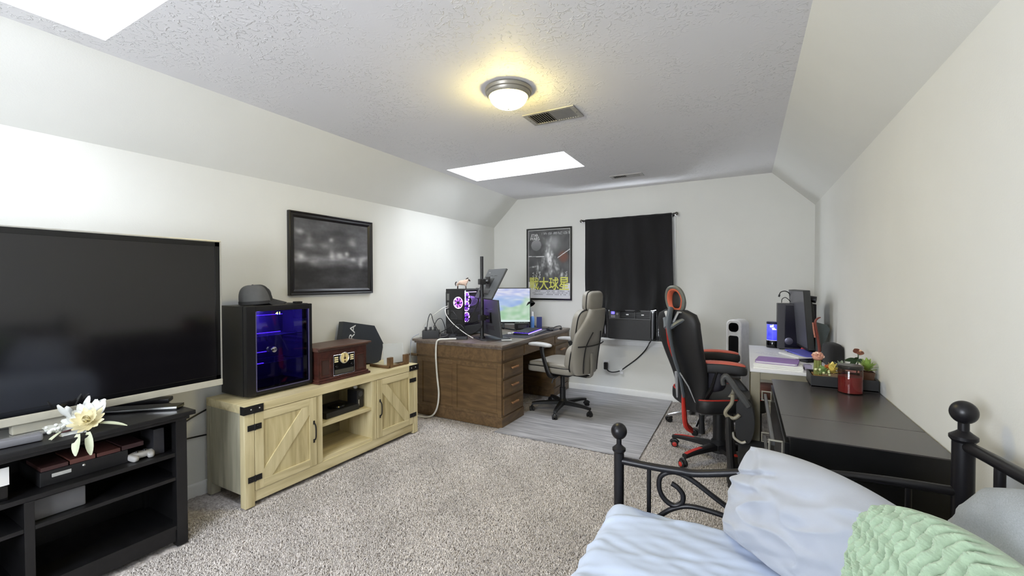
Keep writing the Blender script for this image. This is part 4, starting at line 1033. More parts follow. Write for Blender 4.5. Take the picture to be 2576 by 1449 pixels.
cabs = [
    ([(.17, -1.60, .87), (.18, -1.59, .96), (.205, -1.58, 1.0), (.24, -1.57, .90), (.32, -1.55, .79), (.42, -1.55, .775)], .0042, cable_black, 'black cable arching highest from the power strip plugs'),
    ([(.23, -1.57, .87), (.26, -1.55, .94), (.30, -1.53, .95), (.32, -1.50, .86), (.30, -1.48, .80)], .004, cable_black, 'short black cable looping above the power strip'),
    ([(.24, -1.54, .79), (.33, -1.47, .85), (.42, -1.42, .93), (.36, -1.42, 1.02), (.30, -1.37, 1.0)], .004, cable_black, 'black cable climbing to the tower rear panel'),
    ([(.30, -1.56, .77), (.44, -1.50, .82), (.56, -1.46, .93), (.64, -1.43, 1.05), (.69, -1.425, 1.18), (.69, -1.425, 1.24)], .0045, cable_black, 'black cable tied along the monitor pole'),
    ([(.46, -1.54, .79), (.43, -1.53, .87), (.50, -1.50, .90), (.57, -1.50, .84), (.60, -1.47, .775)], .0035, cable_black, 'small black cable loop beside the usb hub'),
    ([(.55, -1.50, .785), (.66, -1.46, .83), (.72, -1.43, .90), (.70, -1.42, 1.02), (.72, -1.41, 1.10)], .004, cable_black, 'black cable rising in front of the pole foot'),
    ([(.26, -1.53, .80), (.36, -1.53, .80), (.40, -1.58, .79), (.34, -1.62, .775), (.30, -1.59, .77)], .004, mat('cable_grey', (70, 70, 74), .5), 'grey cable coiled flat beside the power strip'),
    ([(.247, -1.36, 1.07), (.25, -1.42, 1.06), (.22, -1.46, 1.03), (.10, -1.50, .93), (.02, -1.50, .80), (.015, -1.55, .5)], .0042, cable_white, 'white cable stretched from the tower down behind the desk'),
    ([(.25, -1.36, 1.05), (.27, -1.43, 1.04), (.31, -1.46, .98), (.40, -1.47, .90), (.54, -1.48, .82), (.66, -1.50, .775)], .0042, cable_white, 'white cable sagging from the tower to the desktop'),
]
for pts, r, mtl, lab in cabs:
    o = B().tube(pts, r, 6, smooth=6).build('desk_cable', mtl); tag(o, lab, 'cable', 'cables on the brown desk')
o = B().tube([(.50, -1.56, .765), (.44, -1.64, .768), (.395, -1.70, .765), (.372, -1.706, .72), (.365, -1.704, .60), (.375, -1.70, .42), (.395, -1.70, .25), (.385, -1.71, .12), (.345, -1.72, .04), (.28, -1.735, .008), (.20, -1.745, .006), (.10, -1.755, .006)], .0085, 8, smooth=6).build('hanging_cable', cable_white)
tag(o, 'thick white cable hanging down the desk end onto the carpet', 'cable')
o = B().tube([(.10, -1.64, .80), (.06, -1.70, .76), (.045, -1.706, .66), (.04, -1.70, .50)], .004, 6, smooth=5).build('hanging_cable', mat('cable_pale_blue', (150, 156, 170), .5)); tag(o, 'pale grey cable dropping off the left corner of the desk', 'cable')

# ------------------------------------------------------------------ chair mat
mat_m = wood('grey_wood_print', (128, 128, 132), (186, 186, 190), (2.6, 34, 1), .38, c3=(156, 155, 158), bump=.05)
o = B().prism([(1.06, -1.765), (2.305, -1.745), (2.29, -.016), (1.06, -.016)], .011, Matrix.Translation((0, 0, .0))).build('chair_mat', mat_m); tag(o, 'grey wood print chair mat on the carpet before the desk', 'mat')

# ------------------------------------------------------------------ poster
t = thing('framed_poster', 'tall black framed poster with yellow characters on the back wall', 'poster', (.81, 0, 1.548))
Mp = frame((.81, -.001, 1.548), (1, 0, 0), (0, 0, 1))
picture_frame(t, Mp, .618, .91, [(0, 0), (.02, 0), (.022, .004), (.02, .018), (.010, .020), (0, .02)], black_gloss)
def poster(u, v):
    W_ = np.zeros(u.shape + (3,)); 
    d = 74 + 26 * vnoise(u * 1.2, v * 2, 4, 21) + 12 * vnoise(u, v, 14, 22)
    W_[:] = d[..., None]
    light = np.exp(-(((u - .60) / .22) ** 2 + ((v - .80) / .12) ** 2)); W_ += 70 * light[..., None]
    rd = np.clip(1.25 - (((u - .84) / .12) ** 2 + ((v - .60) / .09) ** 2), 0, 1)[..., None]; W_ = W_ * (1 - .8 * rd) + np.array([120, 72, 56]) * .8 * rd
    pl = ((u - .20) / .12) ** 2 + ((v - .775) / .08) ** 2 < 1; W_[pl] = (np.stack([110 + 260 * (v - .72), 110 + 260 * (v - .72), 112 + 260 * (v - .72)], -1))[pl]
    # soft pale shapes, no figures
    for cx, cy, sx, sy, a, k in ((.52, .56, .07, .20, .2, 150), (.36, .50, .05, .10, -.3, 90), (.24, .44, .03, .07, .1, 110), (.68, .46, .04, .10, .3, 100), (.80, .34, .04, .05, 0, 120), (.46, .36, .03, .06, .2, 90), (.12, .46, .08, .01, .1, 120)):
        x, y = u - cx, v - cy; x2, y2 = x * math.cos(a) + y * math.sin(a), -x * math.sin(a) + y * math.cos(a)
        q = np.exp(-((x2 / sx) ** 2 + (y2 / sy) ** 2) * (1.2 + 1.1 * vnoise(u, v, 18, int(cx * 100)))); W_ += k * np.clip(q * (1 + .9 * vnoise(u, v, 26, 31)), 0, 1)[..., None]
    ln = np.abs(v - (.52 + .42 * (u - .55))) < .006; W_[ln & (u > .70)] = 216
    ln = np.abs(v - (.615 - .02 * u)) < .005; W_[ln & (u < .40)] = 206
    low = v < .235 + .02 * vnoise(u, v * 0, 6, 41); W_[low & (np.abs(u - .5) > .34 - .3 * (.235 - v))] = (222, 222, 226)
    low2 = v < .125; W_[low2] = (206, 206, 212)
    rg = np.random.default_rng(5); 
    iu, iv = (u * 30).astype(int) % 64, (v * 60).astype(int)
    tb = rg.random((64, 64)); row = ((v > .05) & (v < .065)) | ((v > .075) & (v < .09)) | ((v > .10) & (v < .113))
    ink = (tb[iu, iv % 64] > .35) & (np.abs((u * 30) % 1 - .5) < .36); W_[row & ink] = (120, 120, 128)
    col = ((np.abs(u - .13) < .022) | (np.abs(u - .20) < .022) | (np.abs(u - .28) < .02) | (np.abs(u - .90) < .02)) & (v > .27) & (v < .39)
    W_[col & (tb[(u * 55).astype(int) % 64, (v * 75).astype(int) % 64] > .45)] = 176
    col = (np.abs(v - .935) < .017) & (u > .33) & (np.abs((u * 8.5) % 1 - .5) < .40); W_[col & (tb[(u * 70).astype(int) % 64, (v * 90).astype(int) % 64] > .35)] = 150
    ed = (u < .016) | (u > .984) | (v < .012) | (v > .988); W_[ed] = (206, 206, 204)
    return np.clip(W_, 0, 255)
Mq = Mp.copy(); Mq.translation += Vector((0, -.010, 0))
art = paint_panel('print', Mq, .582, .874, 110, 165, poster, painted('poster_print', .45), t)
PT = lambda x, y: Mq @ Matrix.Translation((x, y, .001))
b = B()
for i, ch in enumerate('戰大球星'): b.text(ch, PT(-.205 + i * .137, -.247), .132, .160, bold=.012)
b.build('yellow_characters', mat('print_yellow', (214, 214, 104), .5), t, smooth=0, kind='stuff')
b = B(); b.text('STAR', PT(-.196, .368), .10, .036, keystone=.25, bold=.012); b.text('WARS', PT(-.196, .326), .135, .04, keystone=.2, bold=.012); b.build('title_lettering', mat('print_pale', (216, 216, 216), .5), t, smooth=0, kind='stuff')

# ------------------------------------------------------------------ curtain, rod, air conditioner
t = thing('curtain_rod', 'dark metal curtain rod with round glass finials above the window', 'curtain rod', (1.8, -.07, 2.045))
B().cyl((1.285, -.098, 2.042), (2.325, -.098, 2.050), .0085, seg=12).build('rod', mat('rod_dark', (44, 42, 40), .35, .7), t)
for x, z in ((1.272, 2.042), (2.338, 2.050)):
    s = -1 if x < 1.8 else 1
    b = B(); b.ball((x, -.098, z), .019, seg=18); b.build('finial', mat('finial_pewter', (110, 108, 104), .25, .7), t)
    B().cyl((x - s * .03, -.098, z), (x - s * .012, -.098, z), .012, seg=12).build('collar', mat('rod_dark2', (44, 42, 40), .35, .7), t)
    b = B(); b.tube([(x - s * .045, 0, z - .02), (x - s * .045, -.05, z - .02), (x - s * .045, -.098, z - .004)], .005, 8); b.box(x - s * .045 - .012, x - s * .045 + .012, -.004, 0, z - .05, z + .01, bev=.001); b.build('bracket', mat('rod_dark3', (44, 42, 40), .35, .7), t)
t = thing('blackout_curtain', 'black blackout curtain covering the window down to the air conditioner', 'curtain', (1.81, -.07, 2.03))
nu, nv = 120, 60; P = np.zeros((nu + 1, nv + 1, 3))
for i in range(nu + 1):
    u = i / nu
    for j in range(nv + 1):
        v = j / nv
        xt = 1.318 + u * (2.292 - 1.318); xb = 1.345 + u * (2.335 - 1.345)
        x = xt + (xb - xt) * v
        zb = 1.01 + .035 * math.sin(u * 9) * .6 + (.0 if .22 < u < .80 else -.30 + .05 * u)
        zb = 1.012 + .02 * math.sin(u * 7 + 1)
        if u < .24: zb = .705 + .0 + (zb - .705) * max(0, (u - .18) / .06) ** 2
        if u > .82: zb = .70 + (zb - .70) * max(0, (.88 - u) / .06) ** 2
        if .18 < u < .24: zb = .705 + (1.0 - .705) * ((u - .18) / .06) ** 2
        z = 2.057 - (2.057 - zb) * v
        amp = .010 + .022 * v ** .8
        f = amp * 1.35 * (math.sin(u * 34 + 1.2 * math.sin(v * 2.2 + u * 3)) * .55 + math.sin(u * 13 + 2.5 * v) * .8) + .012 * v * noise.noise(Vector((u * 4, v * 3, 2.2)))
        # soft diagonal drape pulled towards the machine at the foot
        f += .012 * v * v * math.sin((u - .55 * v) * 20)
        y = -.098 - f
        if v > .72 and .22 < u < .84: y -= .17 * ((v - .72) / .28) ** 1.6 * min(1, (u - .22) / .05, (.84 - u) / .05)
        P[i, j] = (x, min(y, -.05), z)
b = B(); b.grid(P); o = b.build('cloth', black_cloth, t, smooth=80); o.modifiers.new('thick', 'SOLIDIFY').thickness = .003
b = B(); b.tube([(1.32 + .97 * q, -.098, 2.0425 + .0075 * q) for q in np.linspace(0, 1, 24)], [.0135 + .0012 * math.sin(q * 40) for q in np.linspace(0, 1, 24)], 10); b.build('rod_pocket', black_cloth, t)

t = thing('window_air_conditioner', 'black window air conditioner with control panel under the black curtain', 'air conditioner', (1.875, -.1, .66))
ax0, ax1, ay, az0, az1 = 1.648, 2.11, -.25, .682, 1.012
B().box(ax0, ax1, -.235, .12, az0, az1, bev=.010).build('body', black_plastic, t)
B().box(ax0 + .006, ax1 - .006, -.252, -.233, az0 + .004, .905, bev=.006).build('front_grille', mat('ac_front', (32, 32, 33), .5, bump=.4, bscale=500), t)
fb = B()
for q in ((ax0 + .004, ax1 - .004, .905, .918), (ax0 + .004, ax1 - .004, az1 - .014, az1 - .001), (ax0 + .004, ax0 + .016, .918, .998), (ax0 + .115, ax0 + .128, .918, .998), (ax0 + .285, ax0 + .293, .918, .998), (ax1 - .014, ax1 - .004, .918, .998)): fb.box(q[0], q[1], -.254, -.23, q[2], q[3], bev=.002)
fb.build('vent_frame', mat('ac_frame', (62, 62, 64), .45), t)
for a_, c_ in ((ax0 + .128, ax0 + .285), (ax0 + .293, ax1 - .014)):
    for i in range(4):
        B().box(a_, c_, -.246, -.232, .928 + i * .018, .931 + i * .018, M=None).build('louvre', black_gloss, t, smooth=0)
    B().box((a_ + c_) / 2 - .014, (a_ + c_) / 2 + .014, -.254, -.246, .955, .966, bev=.002).build('louvre_tab', white_plastic, t)
cp = B().box(ax0 + .016, ax0 + .115, -.2535, -.236, .918, .998, bev=.001).build('control_panel', mat('ac_panel', (82, 82, 88), .4), t)
B().box(ax0 + .03, ax0 + .066, -.2548, -.2530, .962, .990, bev=.0006).build('display', emit('ac_display', (86, 78, 255), 3.0), cp)
for i in range(3):
    for j in range(2): B().box(ax0 + .028 + i * .016, ax0 + .039 + i * .016, -.2552, -.2530, .926 + j * .014, .935 + j * .014, bev=.001).build('button', mat('ac_button', (190, 190, 194), .4), cp)
b = B(); b.text('R', frame((0, 0, 0), (1, 0, 0), (0, 0, 1)), .001); b.bm.free()
B().lathe([(.014, 0), (.013, .004), (.001, .005)], (ax0 + .096, -.2530, .965), 18, Matrix.Rotation(R_(90), 4, 'X')).build('dial', mat('ac_dial', (176, 176, 180), .4), cp)
B().box(ax0 - .018, ax0, -.20, -.16, az0, az1 - .02, bev=.004).build('side_flange', black_plastic, t)
for k in range(12):
    xx = WN[0] + .02 + k * .022
    B().box(xx, xx + .018, -.02 - .01 * (k % 2), .02 - .01 * (k % 2), .665, 1.0, bev=.002).build('accordion_fin', black_plastic, t)
for k in range(8):
    xx = 2.106 + k * .019
    B().box(xx, xx + .016, -.02 - .01 * (k % 2), .02 - .01 * (k % 2), .665, 1.0, bev=.002).build('accordion_fin', black_plastic, t)
b = B(); b.box(ax1 + .002, ax1 + .012, -.245, -.20, .70, .99, bev=.004); b.build('side_strip', mat('ac_side_strip', (150, 150, 156), .3, .4), t)
b = B(); b.tube([(2.105, -.26, .72), (2.108, -.272, .69), (2.09, -.26, .66), (2.05, -.12, .61), (1.99, -.04, .53), (1.90, -.022, .435), (1.80, -.018, .352), (1.72, -.018, .288), (1.64, -.02, .262), (1.585, -.022, .268), (1.556, -.025, .30)], .0068, 8, smooth=6); b.build('cord', cable_black, t)
B().box(1.528, 1.572, -.045, -.008, .288, .372, bev=.006).build('plug', black_plastic, t)
b = B(); b.tube([(1.742, -.018, .306), (1.715, -.018, .286)], .0095, 8); b.build('cord_label', white_plastic, t)
B().box(1.718, 1.752, -.022, -.016, .25, .278, bev=.001).build('cord_tag', white_plastic, t)
t = thing('wall_outlet', 'white wall outlet with the air conditioner plug', 'outlet', (1.55, 0, .33))
B().box(1.515, 1.585, -.006, 0, .270, .392, bev=.002).build('cover_plate', white_plastic, t)
B().box(1.533, 1.567, -.0085, -.004, .342, .372, bev=.003).build('socket', paper, t)

# ================================================================== CHAIRS
def Tm(x, y, z, rz=0.0, ry=0.0, rx=0.0): return Matrix.Translation((x, y, z)) @ Euler((rx, ry, rz)).to_matrix().to_4x4()
def star_base(t, hub, ang0, radii, leg_m, cast_m, accent=None, z_hub=.105, drop=.02, wl=.055):
    for i in range(5):
        a = ang0 + 2 * math.pi * i / 5; r = radii[i] if isinstance(radii, (list, tuple)) else radii
        M = Matrix.Translation((hub[0], hub[1], 0)) @ Matrix.Rotation(a, 4, 'Z')
        rings = []
        for q in np.linspace(0, 1, 9):
            x = .02 + (r - .02) * q; zt = z_hub + .012 - drop * q ** 1.6 - .012 * max(0, q - .8) * 5 * .4; zb = zt - (.042 - .018 * q); hw = wl / 2 * (1 - .42 * q)
            rings.append([M @ Vector((x, s * hw, z)) for s, z in ((-1, zb), (1, zb), (1, zt - .006), (.6, zt), (-.6, zt), (-1, zt - .006))])
        b = B(); b.ring_loft(rings); lg_ = b.build('base_leg', leg_m, t, smooth=40)
        if accent:
            b = B(); b.grid([[M @ Vector((x, s * .015, z_hub + .0135 - drop * ((x - .02) / (r - .02)) ** 1.6 - (.012 * max(0, (x - .02) / (r - .02) - .8) * 5 * .4))) for s in (-1, 1)] for x in np.linspace(r * .52, r * .97, 6)]); b.build('foot_pad', accent, lg_, smooth=0)
        Mc = M @ Tm(r, 0, 0, rz=1.1 * i + .4)
        b = B(); b.cyl(M @ Vector((r - .006, 0, .03)), M @ Vector((r - .006, 0, z_hub - drop - .01)), .008, seg=10)
        for s in (-1, 1): b.lathe([(.001, 0), (.022, 0), (.026, .004), (.026, .016), (.022, .02), (.001, .02)], (0, 0, 0), 18, Mc @ Tm(-.012, s * .014 - .010 + (.0 if s < 0 else 0), .0265, rx=R_(-90)))
        b.tube([Mc @ Vector((-.012 + .029 * math.cos(q), 0, .0265 + .029 * math.sin(q))) for q in np.linspace(.2, 2.7, 8)], .012, 8)
        c_ = b.build('caster', cast_m, t)
        if accent:
            b = B(); 
            for s in (-1, 1): b.lathe([(.017, 0), (.012, .0025), (.001, .003)], (0, 0, 0), 16, Mc @ Tm(-.012, s * .0245, .0265, rx=R_(-90 if s > 0 else 90)))
            b.build('caster_cap', accent, c_)

# ------------------------------------------------------------------ grey office chair
g_m = mat('grey_leather', (138, 134, 126), .5, var=.04, scale=8, bump=.12, bscale=260); pip = mat('black_piping', (18, 18, 20), .5)
hub = (1.36, -.91); t = thing('office_chair', 'light grey padded office chair with headrest at the brown desk', 'chair', (hub[0], hub[1], .011), R_(170))
MG = MW[t.name]
star_base(t, hub, R_(-82), .315, black_plastic, black_plastic)
for o in t.children: pass
b = B(); b.cyl((hub[0], hub[1], .09), (hub[0], hub[1], .25), .03, seg=20); b.cyl((hub[0], hub[1], .25), (hub[0], hub[1], .40), .022, seg=20); b.lathe([(.05, .075), (.05, .115), (.034, .135), (.03, .135)], (hub[0], hub[1], 0), 20); b.build('column', black_plastic, t)
b = B(); b.box(-.12, .10, -.09, .09, .365, .40, bev=.01, M=MG); b.box(-.29, -.08, -.035, .035, .375, .395, bev=.006, M=MG); b.tube([MG @ Vector(p) for p in ((0, -.08, .385), (.02, -.20, .38), (.02, -.25, .375))], .006, 8); b.tube([MG @ Vector(p) for p in ((.0, .05, .375), (.05, .10, .33), (.06, .11, .29))], .008, 8); b.build('mechanism', black_plastic, t)
def seatfn(p): return Vector((p.x, p.y, p.z - .05 * max(0, p.x - .12) ** 1 * 1.2 + .012 * (abs(p.y) / .25) ** 2))
b = B(); b.pad(.54, .52, .085, MG @ Tm(.02, 0, .445), .35, .3, fn=seatfn); s_ = b.build('seat', g_m, t, smooth=70)
b = B(); b.pad(.52, .50, .055, MG @ Tm(.02, 0, .49), .45, .3, fn=seatfn); b.build('seat_cushion', g_m, s_, smooth=70)
def se_ring(M, sx, sy, z, e, fn, k=48):
    out = []
    for i in range(k):
        a = 2 * math.pi * i / k; c, s = math.cos(a), math.sin(a)
        p = Vector((math.copysign(abs(c) ** e, c) * sx / 2, math.copysign(abs(s) ** e, s) * sy / 2, z))
        out.append(M @ fn(p))
    return out
b = B(); b.tube(se_ring(MG @ Tm(.02, 0, .472), .535, .515, 0, .3, seatfn), .005, 6, closed=True); b.build('piping', pip, s_)
# back: local frame, leaning; x forward, y left, z up
MB_ = MG @ Tm(-.235, 0, .43, ry=R_(-9))
def backfn(k): return lambda p: Vector((p.x + .55 * p.y * p.y * k, p.y, p.z))
b = B()
rings = []
for q in np.linspace(0, 1, 22):
    z = .64 * q; wv = (.20 + .06 * math.sin(math.pi * min(1, q * 1.1)) ** .7) * (1 - .30 * max(0, q - .62) / .38)
    xf = .015 * math.sin(q * 5) 
    ring = []
    for j in range(20):
        a = 2 * math.pi * j / 20; y = wv * math.copysign(abs(math.cos(a)) ** .6, math.cos(a)); x = -.05 + xf + .035 * math.copysign(abs(math.sin(a)) ** .7, math.sin(a)) + .7 * y * y
        ring.append(MB_ @ Vector((x, y, z)))
    rings.append(ring)
b.ring_loft(rings); bk = b.build('backrest', g_m, t, smooth=60)
for (zc, hh, wd, xx, th) in ((.14, .30, .50, .015, .12), (.45, .36, .47, .005, .12)):
    b = B(); b.pad(th, wd, hh, MB_ @ Tm(xx, 0, zc), .55, .45, fn=backfn(1.0)); p_ = b.build('back_cushion', g_m, bk, smooth=70)
for (zc, hh, wd, xx) in ((.14, .30, .50, -.012), (.45, .36, .47, -.022)):
    pts = []
    for i in range(40):
        a = 2 * math.pi * i / 40; c, s = math.cos(a), math.sin(a)
        y = wd / 2 * math.copysign(abs(c) ** .45, c) * 1.005; z = hh / 2 * math.copysign(abs(s) ** .5, s)
        pts.append(MB_ @ Vector((xx + .55 * y * y, y, zc + z)))
    b = B(); b.tube(pts, .006, 6, closed=True); b.build('piping', pip, bk)
for y in (-.14, .14):
    b = B(); b.tube([MB_ @ Vector((-.088 + .6 * yy * yy + .012 * math.sin(zz * 8), yy, zz)) for yy, zz in ((y * .95, .02), (y, .12), (y, .24), (y * .92, .31), (y * .55, .42))], .0055, 6, smooth=5); b.build('seam', pip, bk)
b = B(); b.tube([MB_ @ Vector((-.086 + .65 * y * y, y, .285)) for y in np.linspace(-.25, .25, 13)], .007, 6); b.build('seam', pip, bk)
MH = MG @ Tm(-.345, 0, 1.125, ry=R_(-4))
b = B(); b.pad(.105, .29, .20, MH, .5, .45, fn=backfn(.6)); hd_ = b.build('headrest', g_m, t, smooth=70)
b = B()
pts = []
for i in range(36):
    a = 2 * math.pi * i / 36; c, s = math.cos(a), math.sin(a)
    y = .146 * math.copysign(abs(c) ** .45, c); z = .101 * math.copysign(abs(s) ** .45, s); pts.append(MH @ Vector((-.012 + .33 * y * y, y, z)))
b.tube(pts, .005, 6, closed=True); b.build('piping', pip, hd_)
b = B(); b.box(-.02, .02, -.06, .06, -.14, -.09, bev=.006, M=MH @ Tm(-.012, 0, 0)); b.build('headrest_bracket', pip, hd_)
b = B(); b.tube([MG @ Vector(p) for p in ((-.20, 0, .385), (-.29, 0, .38), (-.325, 0, .40), (-.335, 0, .46), (-.33, 0, .62))], .014, 8, smooth=4, squash=(2.2, .7)); b.build('back_bracket', g_m, t)
for s in (-1, 1):
    b = B(); b.tube([MG @ Vector((x, s * y, z)) for x, y, z in ((-.04, .20, .39), (-.03, .275, .40), (0.0, .29, .47), (.05, .285, .60), (.07, .275, .675))], [.018, .022, .022, .02, .026], 10, smooth=4, squash=(1.3, .75)); ap = b.build('arm_post', black_plastic, t)
    b = B(); b.pad(.275, .085, .036, MG @ Tm(.09, s * .275, .70, rz=s * R_(-4)), .6, .6, fn=lambda p: Vector((p.x, p.y, p.z - .4 * p.x * p.x))); b.build('arm_pad', mat('arm_grey', (178, 178, 178), .5), t, smooth=70)

# ------------------------------------------------------------------ red and black gaming chair
bl = mat('gaming_black', (24, 24, 26), .55, var=.05, bump=.15, bscale=400); red = mat('gaming_red', (178, 44, 34), .5); gry = mat('gaming_grey', (92, 98, 104), .4); lite = mat('gaming_silver', (176, 178, 182), .35, .3)
hub = (2.826, -1.483)
t = thing('gaming_chair', 'black gaming chair with red trim and red capped casters', 'chair', (hub[0], hub[1], 0))
star_base(t, hub, R_(159), [.36, .33, .34, .34, .34], black_plastic, black_plastic, red, z_hub=.12, drop=.03, wl=.07)
b = B(); b.cyl((hub[0], hub[1], .08), (hub[0], hub[1], .37), .042, seg=22); b.lathe([(.06, .07), (.06, .14), (.044, .16)], (hub[0], hub[1], 0), 22); b.build('column', black_plastic, t)
th = R_(32); MS = Tm(hub[0] - .03, hub[1] + .02, 0, rz=th)
B().box(-.16, .13, -.11, .11, .362, .378, bev=.003, M=MS).build('mechanism', mat('plate_grey', (112, 112, 108), .4, .5), t)
b = B(); b.tube([MS @ Vector(p) for p in ((-.13, -.06, .362), (-.135, -.07, .30), (-.135, -.07, .22))], [.02, .018, .024], 10); b.build('tilt_lever', black_plastic, t)
def sf(p): return Vector((p.x, p.y, p.z + .02 * (abs(p.y) / .26) ** 2.5 - .02 * max(0, p.x) * 1.0))
b = B(); b.pad(.52, .53, .125, MS @ Tm(.02, 0, .445), .4, .3, fn=sf); s_ = b.build('seat', bl, t, smooth=70)
b = B(); b.tube(se_ring(MS @ Tm(.02, 0, .488), .50, .51, 0, .3, sf), .0055, 6, closed=True); b.build('piping', red, s_)
fb_ = Vector((math.cos(R_(58)), math.sin(R_(58)), 0)); rb = Vector((fb_.y, -fb_.x, 0))
B0 = Vector((2.66, -1.69, .36)); upv = (Vector((0, 0, 1)) - fb_ * .20).normalized()
MK = Matrix((fb_, rb, Vector((0, 0, 1)))).transposed().to_4x4()
def bp(u, v, h): # u lateral (right +), v height, h forward
    return B0 + upv * v + rb * u + fb_ * h
wv = [(0, .07), (.08, .085), (.14, .11), (.24, .13), (.30, .135), (.45, .155), (.60, .17), (.70, .17), (.755, .15), (.785, .08)]
vs = np.linspace(.05, .785, 26); ws = np.interp(vs, [a for a, _ in wv], [c for _, c in wv])
rings = []
for v, w_ in zip(vs, ws):
    ring = []
    for j in range(24):
        a = 2 * math.pi * j / 24; c, s = math.cos(a), math.sin(a)
        u = w_ * math.copysign(abs(c) ** .55, c); h = .8 * u * u * (1 + .3 * math.sin(v * 6)) + (.032 + .02 * (abs(u) / .24) ** 2) * math.copysign(abs(s) ** .7, s) + .03 * math.sin(v * 7.5)
        ring.append(bp(u, v, h))
    rings.append(ring)
b = B(); b.ring_loft(rings); bk = b.build('backrest', bl, t, smooth=60)
# spine, Y frame and braces on the rear
sp = lambda v, h=-.055, u=0: bp(u, v, h + .03 * math.sin(v * 7.5))
b = B(); b.tube([sp(.80, -.05), sp(.70, -.075), sp(.60, -.08), sp(.45, -.085), sp(.30, -.082), sp(.16, -.08)], [.03, .034, .026, .022, .02, .02], 10, smooth=4, squash=(1.5, .6)); b.build('spine', gry, bk)
b = B(); b.tube([sp(.66, -.098), sp(.56, -.102), sp(.46, -.103)], [.014, .016, .008], 8, squash=(1.4, .6)); b.build('spine_inset', red, bk)
for s in (-1, 1):
    b = B(); b.tube([sp(.66, -.075), bp(s * .06, .715, -.04), bp(s * .115, .725, 0.0)], [.028, .024, .018], 8, smooth=4, squash=(1.3, .7)); b.build('frame_arm', gry, bk)
    b = B(); b.tube([sp(.34, -.095, s * .015), bp(s * .05, .24, -.05), bp(s * .075, .13, -.035)], [.011, .010, .005], 8, squash=(1, .5)); b.build('brace', lite, bk)
b = B(); b.tube([sp(.18, -.085), sp(.05, -.08), sp(-.05, -.06), bp(0, -.10, -.02)], [.014, .024, .026, .02], 8, smooth=4, squash=(1.3, .7)); b.build('spine_foot', red, bk)
# head rest: open D ring with red lining
HB = lambda u, v, h: bp(u, .80 + v, h + .015)
def dring(w_, h_, hh): return [HB(w_ * math.copysign(abs(math.cos(a)) ** .8, math.cos(a)), h_ * math.sin(a) + .055, hh + .8 * (w_ * math.cos(a)) ** 2) for a in np.linspace(0, 2 * math.pi, 28, endpoint=False)]
b = B(); b.tube(dring(.066, .088, -.02), .017, 10, closed=True, squash=(1.3, .8)); h0 = b.build('headrest', mat('headrest_frame', (104, 106, 100), .45), t)
b = B(); b.tube(dring(.050, .070, -.012), .017, 10, closed=True, squash=(1.5, .7)); b.build('lining', mat('headrest_red', (186, 92, 66), .55), h0)
b = B(); b.pad(.03, .08, .12, Matrix.Translation(HB(0, .055, .0)) @ MK, .6, .7); b.build('head_cushion', bl, h0)
for s in (-1, 1):
    b = B(); b.tube([HB(s * .07, -.03, -.03), bp(s * .05, .77, -.055), bp(s * .015, .70, -.075)], [.011, .012, .012], 8, squash=(1.2, .7)); b.build('headrest_strut', lite, h0)
b = B(); b.pad(.11, .34, .20, Matrix.Translation(bp(0.04, .30, .12)) @ MK, .6, .5); b.build('lumbar_cushion', mat('lumbar_navy', (18, 17, 30), .7), t, smooth=70)
for cx, cy, s in ((2.848, -1.73, -1), (2.80, -1.20, 1)):
    b = B(); b.pad(.32, .10, .075, Tm(cx, cy, .735, rz=R_(2)), .45, .45, fn=lambda p: Vector((p.x, p.y, p.z - .5 * p.x * p.x))); a_ = b.build('arm_pad', bl, t, smooth=70)
    b = B(); b.pad(.30, .088, .022, Tm(cx, cy, .768, rz=R_(2)), .6, .5, fn=lambda p: Vector((p.x, p.y, p.z - .55 * p.x * p.x))); b.build('arm_top', mat('arm_red', (182, 84, 66), .5), a_, smooth=70)
    b = B(); b.tube([(cx - .02, cy, .71), (cx - .05, cy, .60), (cx - .10, cy - s * .03, .50), (cx - .10, cy - s * .10, .42)], [.035, .03, .034, .03], 8, smooth=4, squash=(1.5, .6)); b.build('arm_post', bl, t)
    b = B(); b.tube([(cx - .19, cy, .69), (cx - .06, cy, .675), (cx + .12, cy, .68)], [.012, .016, .012], 8, smooth=3); b.build('arm_bracket', mat('bracket_grey', (72, 70, 68), .5), t)

# ------------------------------------------------------------------ second chair on a chrome base, behind
hub = (2.675, -.69)
t = thing('chrome_base_chair', 'dark navy chair on a chrome star base behind the gaming chair', 'chair', (hub[0], hub[1], 0))
star_base(t, hub, R_(190), .325, chrome, black_plastic, None, z_hub=.125, drop=.055, wl=.045)
b = B(); b.cyl((hub[0], hub[1], .09), (hub[0], hub[1], .36), .026, seg=18); b.build('column', black_plastic, t)
nv_ = mat('navy_black_cloth', (17, 17, 26), .75, sheen=.05)
MC = Tm(hub[0], hub[1], 0, rz=R_(8))
b = B(); b.pad(.44, .46, .09, MC @ Tm(.03, 0, .42), .4, .3); b.build('seat', nv_, t, smooth=70)
b = B(); b.pad(.10, .44, .50, MC @ Tm(-.155, 0, .755, ry=R_(-12)), .5, .4, fn=backfn(.8)); b.build('backrest', nv_, t, smooth=70)
b = B(); b.tube([MC @ Vector(p) for p in ((-.03, 0, .38), (-.20, 0, .39), (-.23, 0, .48), (-.21, 0, .62))], .016, 8, smooth=4, squash=(1.6, .7)); b.build('back_bracket', black_plastic, t)

